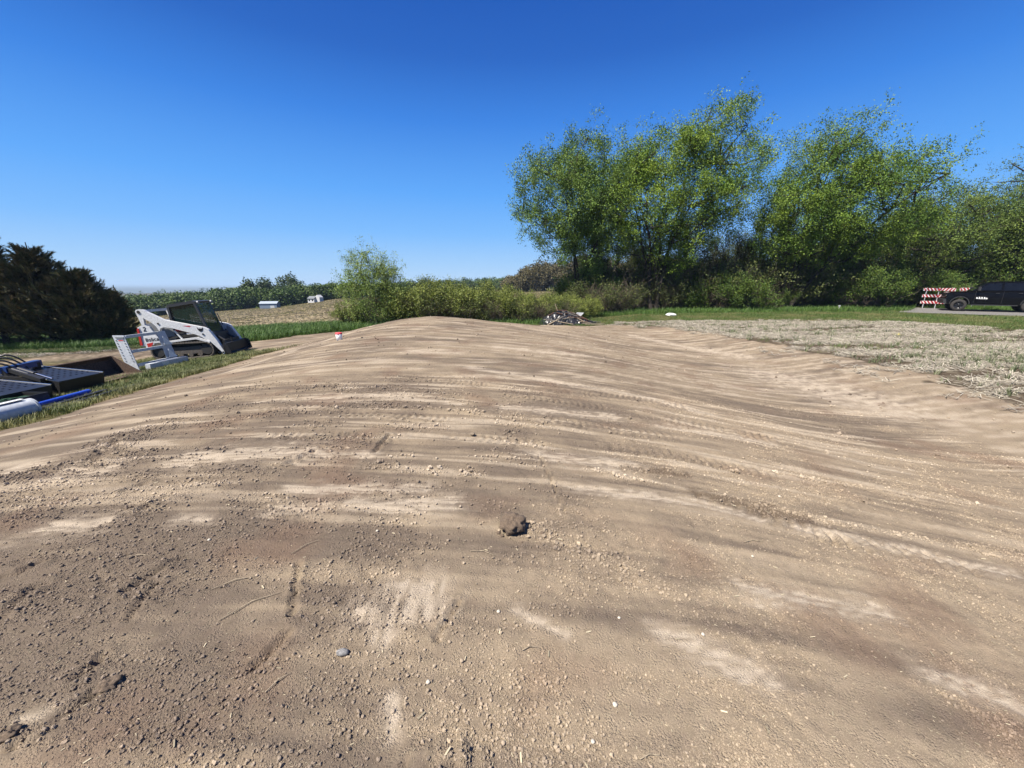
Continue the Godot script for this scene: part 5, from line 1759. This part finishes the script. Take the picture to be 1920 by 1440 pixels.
func build_small_things() -> void:
	rng.seed = 951
	# pail with a red lid
	var o := thing("lidded_pail", "small white pail with a red lid standing on the mound", "pail", g(-5.49, 12.2, -0.01))
	var st := mb()
	lathe(st, [[0.0, 0.0], [0.083, 0.0], [0.098, 0.21], [0.0, 0.21]], Transform3D(), 24)
	part("pail_body", st, M.white_plastic, o)
	st = mb()
	lathe(st, [[0.104, 0.195], [0.106, 0.235], [0.092, 0.242], [0.0, 0.242]], Transform3D(), 24)
	part("lid", st, M.red_plastic, o)
	# clod, stones and stalks in the foreground
	st = lump(0.084, 0.42, 67, 0.76, 26)
	for k in 14:
		var q := lump(rng.randf_range(0.006, 0.016), 0.6, 300 + k, 0.7, 6, false)
		var cx := rng.randfn() * 0.07 + 0.03
		var cd := 2.33 + rng.randfn() * 0.07
		solo("soil_crumb", q, M.clod, "small crumb broken off beside the fist-sized clod", "soil crumb", g(cx, cd, 0.003), "crumbs round the clod")
	solo("soil_clod", st, M.clod, "fist-sized dark clod of soil sitting alone on the mound", "clod", g(0.0, 2.33, 0.04))
	st = lump(0.022, 0.2, 62, 0.6, 10)
	var s0 := solo("stone", st, M.stone, "smooth grey pebble beside a pale scraped patch", "stone", g(-0.75, 1.36, 0.008))
	s0.scale = Vector3(1.3, 1, 0.8)
	st = lump(0.032, 0.9, 63, 0.6, 14)
	solo("soil_clod", st, M.clod, "wedge-shaped dark clod half sunk in a rut", "clod", g(-1.62, 1.20, 0.012))
	st = lump(0.026, 0.9, 64, 0.6, 12)
	solo("soil_clod", st, M.clod, "flat dark clod lying beside a short rut", "clod", g(-1.78, 1.02, 0.01))
	var pebbles := [[0.95, 1.55], [0.42, 1.2], [0.30, 1.06], [-0.07, 1.62], [-0.35, 1.25], [0.55, 1.62], [1.6, 2.2], [-1.9, 2.1], [-0.9, 2.25], [2.4, 3.1]]
	var lab := "small whitish pebble lying on the graded soil"
	for p in pebbles:
		st = lump(rng.randf_range(0.007, 0.012), 0.35, 70 + int(p[0] * 10), 0.7, 6)
		solo("pebble", st, M.pale_stone, lab, "pebble", g(p[0], p[1], 0.004), "whitish pebbles on the soil")
	for p in [[-1.31, 1.60, 0.7, 0.26], [-1.5, 1.75, 0.5, 0.2], [-1.27, 2.05, 0.9, 0.16], [-0.18, 2.05, -0.15, 0.16], [0.08, 1.42, 0.3, 0.07], [-0.95, 1.22, 1.0, 0.10], [0.5, 1.02, 0.2, 0.08], [1.7, 2.35, 0.1, 0.14], [-2.2, 1.95, 0.1, 0.12]]:
		st = mb()
		var dir := Vector3(cos(p[2]), 0, -sin(p[2])) * float(p[3]) * 0.5
		var a := g(p[0] - dir.x, p[1] + dir.z, 0.006) - g(p[0], p[1])
		var b := g(p[0] + dir.x, p[1] - dir.z, 0.006) - g(p[0], p[1])
		tube(st, [a, Vector3(0.1 * dir.z, 0.010, -0.22 * dir.x), b], [0.0022, 0.0026, 0.0012], 5)
		solo("dry_stalk", st, M.raw_wood, "thin dry plant stalk lying on the graded soil", "stalk", g(p[0], p[1]), "dry stalks on the soil")
	# white slab on the verge, yellow flowering weed, white marker
	st = lump(0.36, 0.35, 81, 0.36, 14)
	solo("white_boulder", st, M.sign_white, "flat white boulder lying in the green verge below the trees", "boulder", g(11.46, 28.1, 0.10))
	o = thing("yellow_weed", "bright yellow flowering weed among the straw mulch", "weed", g(16.0, 15.9))
	var fm := MeshInstance3D.new()
	fm.mesh = tuft_mesh(14, 0.16, 0.03, 0.8, 0.14); fm.material_override = M.yellow; fm.name = "flowers"
	o.add_child(fm, true)
	fm = MeshInstance3D.new()
	fm.mesh = tuft_mesh(20, 0.14, 0.02, 0.9, 0.2); fm.material_override = M.green_stem; fm.name = "stems"
	o.add_child(fm, true)
	st = mb()
	box(st, Vector3(0, 0.15, 0), Vector3(0.05, 0.40, 0.05))
	box(st, Vector3(0, 0.36, 0), Vector3(0.10, 0.09, 0.09))
	solo("marker_post", st, M.sign_white, "short white marker post at the shaded wood edge", "marker post", g(26.4, 31.6))

# ---------------------------------------------------------------- far farm buildings
func build_farm() -> void:
	var x := -0.617 * 120.0
	var o := thing("metal_shed", "low pale blue grey metal shed at the far side of the field", "shed", Vector3(x, land(x, 120.0), -120.0), 0.25)
	var st := mb()
	box(st, Vector3(0, 1.05, 0), Vector3(6.6, 2.1, 5.0))
	part("wall", st, M.shed_wall, o)
	st = mb()
	prism(st, [[-2.7, 2.0], [0, 2.9], [2.7, 2.0], [2.7, 2.1], [0, 3.0], [-2.7, 2.1]], -3.5, 3.5, Transform3D(Basis(Vector3.UP, PI / 2), Vector3.ZERO))
	part("roof", st, M.shed_roof, o)
	st = mb()
	prism(st, [[-2.5, 2.0], [0, 2.85], [2.5, 2.0]], -3.3, 3.3, Transform3D(Basis(Vector3.UP, PI / 2), Vector3.ZERO))
	part("gable", st, M.shed_wall, o)
	st = mb()
	box(st, Vector3(1.6, 0.6, 2.52), Vector3(1.6, 1.2, 0.06))
	part("door", st, M.sign_white, o)
	o.scale = Vector3.ONE * 0.7
	x = -0.505 * 122.0
	o = thing("farmhouse", "small white farmhouse with dark roof beyond the stubble field", "house", Vector3(x, land(x, 122.0), -122.0), -0.2)
	st = mb()
	box(st, Vector3(0, 1.2, 0), Vector3(4.0, 2.4, 4.0))
	part("wall", st, M.house_white, o)
	st = mb()
	prism(st, [[-2.4, 2.3], [0, 3.6], [2.4, 2.3]], -2.2, 2.2, Transform3D(Basis(Vector3.UP, PI / 2), Vector3.ZERO))
	part("roof", st, M.dark_roof, o)
	st = mb()
	prism(st, [[-1.5, 0.0], [1.5, 0.0], [1.5, 3.0], [0, 4.3], [-1.5, 3.0]], -1.6, 1.6, Transform3D(Basis(), Vector3(3.0, 0, -1.0)))
	part("wing", st, M.house_white, o)
	o.scale = Vector3.ONE * 0.55
	for k in 2:
		st = mb()
		box(st, Vector3(-1.0 + 2.0 * k, 1.4, 2.02), Vector3(0.8, 1.0, 0.05))
		part("window", st, M.truck_glass, o)

# ---------------------------------------------------------------- everything
func _ready() -> void:
	var cam := Camera3D.new()
	cam.name = "camera"
	add_child(cam)
	cam.position = Vector3(0, 1.65, 0)
	cam.rotation_degrees = Vector3(-14.16, 0, 0)
	cam.fov = 89.92
	cam.near = 0.05
	cam.far = 6000.0
	cam.current = true
	var env := Environment.new()
	env.background_mode = Environment.BG_SKY
	var sky := Sky.new()
	var sm := PanoramaSkyMaterial.new()
	sm.panorama = sky_picture()
	sky.sky_material = sm
	env.sky = sky
	env.tonemap_mode = Environment.TONE_MAPPER_LINEAR
	env.tonemap_exposure = 2.05
	env.fog_enabled = true
	env.fog_density = 0.0002
	env.fog_light_color = Color(0.72, 0.82, 0.95)
	env.sdfgi_enabled = true
	env.ssao_enabled = true
	env.ssil_enabled = true
	var we := WorldEnvironment.new()
	we.environment = env
	add_child(we)
	var sun := DirectionalLight3D.new()
	sun.name = "sun"
	add_child(sun)
	sun.light_energy = 1.6
	sun.light_color = Color(1.0, 0.972, 0.93)
	sun.light_angular_distance = 0.5
	sun.shadow_enabled = true
	sun.look_at_from_position(Vector3(-0.78, 1.42, 0.62), Vector3.ZERO)

	rng.seed = 7
	make_textures()
	make_materials()
	build_ground()
	build_road()
	build_trees()
	build_loader()
	build_attachments()
	build_pickup()
	barricade(g(34.55, 32.0), -0.55, "red and white striped barricade standing ahead of the pickup")
	barricade(g(37.4, 31.9), -0.55, "red and white striped barricade half hidden behind the pickup hood")
	build_scrap_pile()
	build_small_things()
	build_farm()
	rng.seed = 99
	build_ground_cover()

func sky_picture() -> ImageTexture:
	# clear spring sky by height above the horizon, linear light
	var stops := [[-90.0, Color8(120, 120, 110)], [-4.0, Color8(170, 190, 205)], [0.0, Color8(194, 222, 250)], [3.0, Color8(168, 210, 252)], [7.0, Color8(130, 191, 255)], [12.0, Color8(100, 172, 252)], [20.0, Color8(66, 136, 229)], [26.0, Color8(48, 107, 199)], [31.0, Color8(40, 96, 188)], [45.0, Color8(34, 84, 170)], [90.0, Color8(28, 72, 150)]]
	var im := Image.create(64, 512, false, Image.FORMAT_RGBF)
	for y in 512:
		var e := 90.0 - 180.0 * (y + 0.5) / 512.0
		var c := Color()
		for i in stops.size() - 1:
			if e >= stops[i][0] and e <= stops[i + 1][0]:
				var t: float = (e - stops[i][0]) / (stops[i + 1][0] - stops[i][0])
				c = (stops[i][1] as Color).srgb_to_linear().lerp((stops[i + 1][1] as Color).srgb_to_linear(), t)
		c = c * (1.0 / 2.05)   # as the exposure shows it
		for x in 64: im.set_pixel(x, y, c)
	return ImageTexture.create_from_image(im)

func make_materials() -> void:
	M.bark = worn(Color(0.060, 0.047, 0.036), 0.95, 0.0, 3.0, 0.4)
	M.pale_bark = worn(Color(0.135, 0.110, 0.085), 0.95, 0.0, 3.0, 0.4)
	M.leafmat = leaf_mat(Color(0.10, 0.15, 0.015))
	M.needle = leaf_mat(Color(0.006, 0.008, 0.002))
	M.twigmat = tint_mat(0.95, 0.2)
	M.blade = leaf_mat(Color(0.05, 0.08, 0.01))
	M.crumb = tint_mat(1.0, 0.1)
	M.straw = tint_mat(0.75, 0.3)
	M.white_paint = worn(Color(0.72, 0.72, 0.70), 0.42, 0.0, 1.3, 0.9)
	M.light_grey = worn(Color(0.50, 0.53, 0.56), 0.5, 0.0, 1.1, 0.9)
	M.grey_paint = worn(Color(0.22, 0.23, 0.24), 0.5, 0.0, 1.5, 0.9)
	M.red_paint = worn(Color(0.52, 0.030, 0.022), 0.4, 0.0, 1.5, 0.9)
	M.black_paint = worn(Color(0.016, 0.016, 0.018), 0.42, 0.0, 2.0, 0.9)
	M.black_steel = worn(Color(0.020, 0.019, 0.018), 0.55, 0.0, 2.0, 0.4)
	M.cab_black = worn(Color(0.030, 0.031, 0.034), 0.5, 0.0, 2.0, 0.9)
	M.dark_steel = worn(Color(0.050, 0.047, 0.043), 0.6, 0.0, 2.0, 0.4)
	M.dusty_steel = worn(Color(0.16, 0.135, 0.11), 0.8, 0.0, 2.0, 0.4)
	M.dusty_rubber = worn(Color(0.20, 0.172, 0.140), 0.9, 0.0, 2.5, 0.4)
	M.chrome = mat(Color(0.75, 0.75, 0.76), 0.22, 1.0)
	M.rust = worn(Color(0.135, 0.082, 0.052), 0.85, 0.0, 1.6, 0.4)
	M.blue_paint = worn(Color(0.030, 0.085, 0.50), 0.35, 0.0, 1.5, 0.9)
	M.dark_blue = worn(Color(0.020, 0.055, 0.19), 0.4, 0.0, 1.5, 0.9)
	M.green_paint = worn(Color(0.05, 0.12, 0.06), 0.6, 0.0, 1.5, 0.9)
	M.galvanised = worn(Color(0.45, 0.46, 0.47), 0.5, 0.0, 2.0, 0.9)
	M.sign_white = worn(Color(0.68, 0.68, 0.66), 0.5, 0.0, 0.8, 0.9)
	M.sign_red = worn(Color(0.36, 0.022, 0.030), 0.5, 0.0, 0.8, 0.9)
	M.truck_black = mat(Color(0.004, 0.004, 0.0045), 0.14, 0.0, 0.28)
	M.truck_glass = mat(Color(0.006, 0.007, 0.009), 0.05, 0.0, 0.45)
	M.trim = mat(Color(0.020, 0.020, 0.020), 0.6)
	M.tyre = worn(Color(0.055, 0.050, 0.045), 0.9, 0.0, 2.0, 0.4)
	M.rim = mat(Color(0.012, 0.012, 0.013), 0.35)
	M.black_plastic = worn(Color(0.020, 0.020, 0.022), 0.33, 0.0, 2.0, 0.9)
	M.raw_wood = worn(Color(0.50, 0.40, 0.27), 0.85, 0.0, 2.5, 0.4)
	M.old_wood = worn(Color(0.30, 0.27, 0.23), 0.9, 0.0, 2.5, 0.4)
	M.brown_wood = worn(Color(0.20, 0.10, 0.062), 0.9, 0.0, 2.5, 0.4)
	M.white_plastic = mat(Color(0.78, 0.78, 0.78), 0.45)
	M.red_plastic = mat(Color(0.62, 0.055, 0.060), 0.45)
	M.clod = worn(Color(0.200, 0.145, 0.100), 1.0, 0.0, 9.0, 0.4)
	M.stone = worn(Color(0.30, 0.29, 0.28), 0.8, 0.0, 9.0, 0.4)
	M.pale_stone = mat(Color(0.46, 0.41, 0.33), 0.9)
	M.yellow = mat(Color(0.55, 0.46, 0.08), 0.7)
	M.green_stem = mat(Color(0.07, 0.12, 0.02), 0.7)
	M.shed_wall = mat(Color(0.19, 0.24, 0.30), 0.6)
	M.shed_roof = mat(Color(0.30, 0.34, 0.38), 0.6)
	M.dark_roof = mat(Color(0.14, 0.15, 0.16), 0.8)
	var glass := StandardMaterial3D.new()
	glass.transparency = BaseMaterial3D.TRANSPARENCY_ALPHA
	glass.albedo_color = Color(0.10, 0.20, 0.18, 0.45)
	glass.roughness = 0.05
	M.cab_glass = glass
	M.house_white = mat(Color(0.50, 0.50, 0.49), 0.7)
	M.road = worn(Color(0.27, 0.255, 0.235), 0.95, 0.0, 0.9, 0.4)
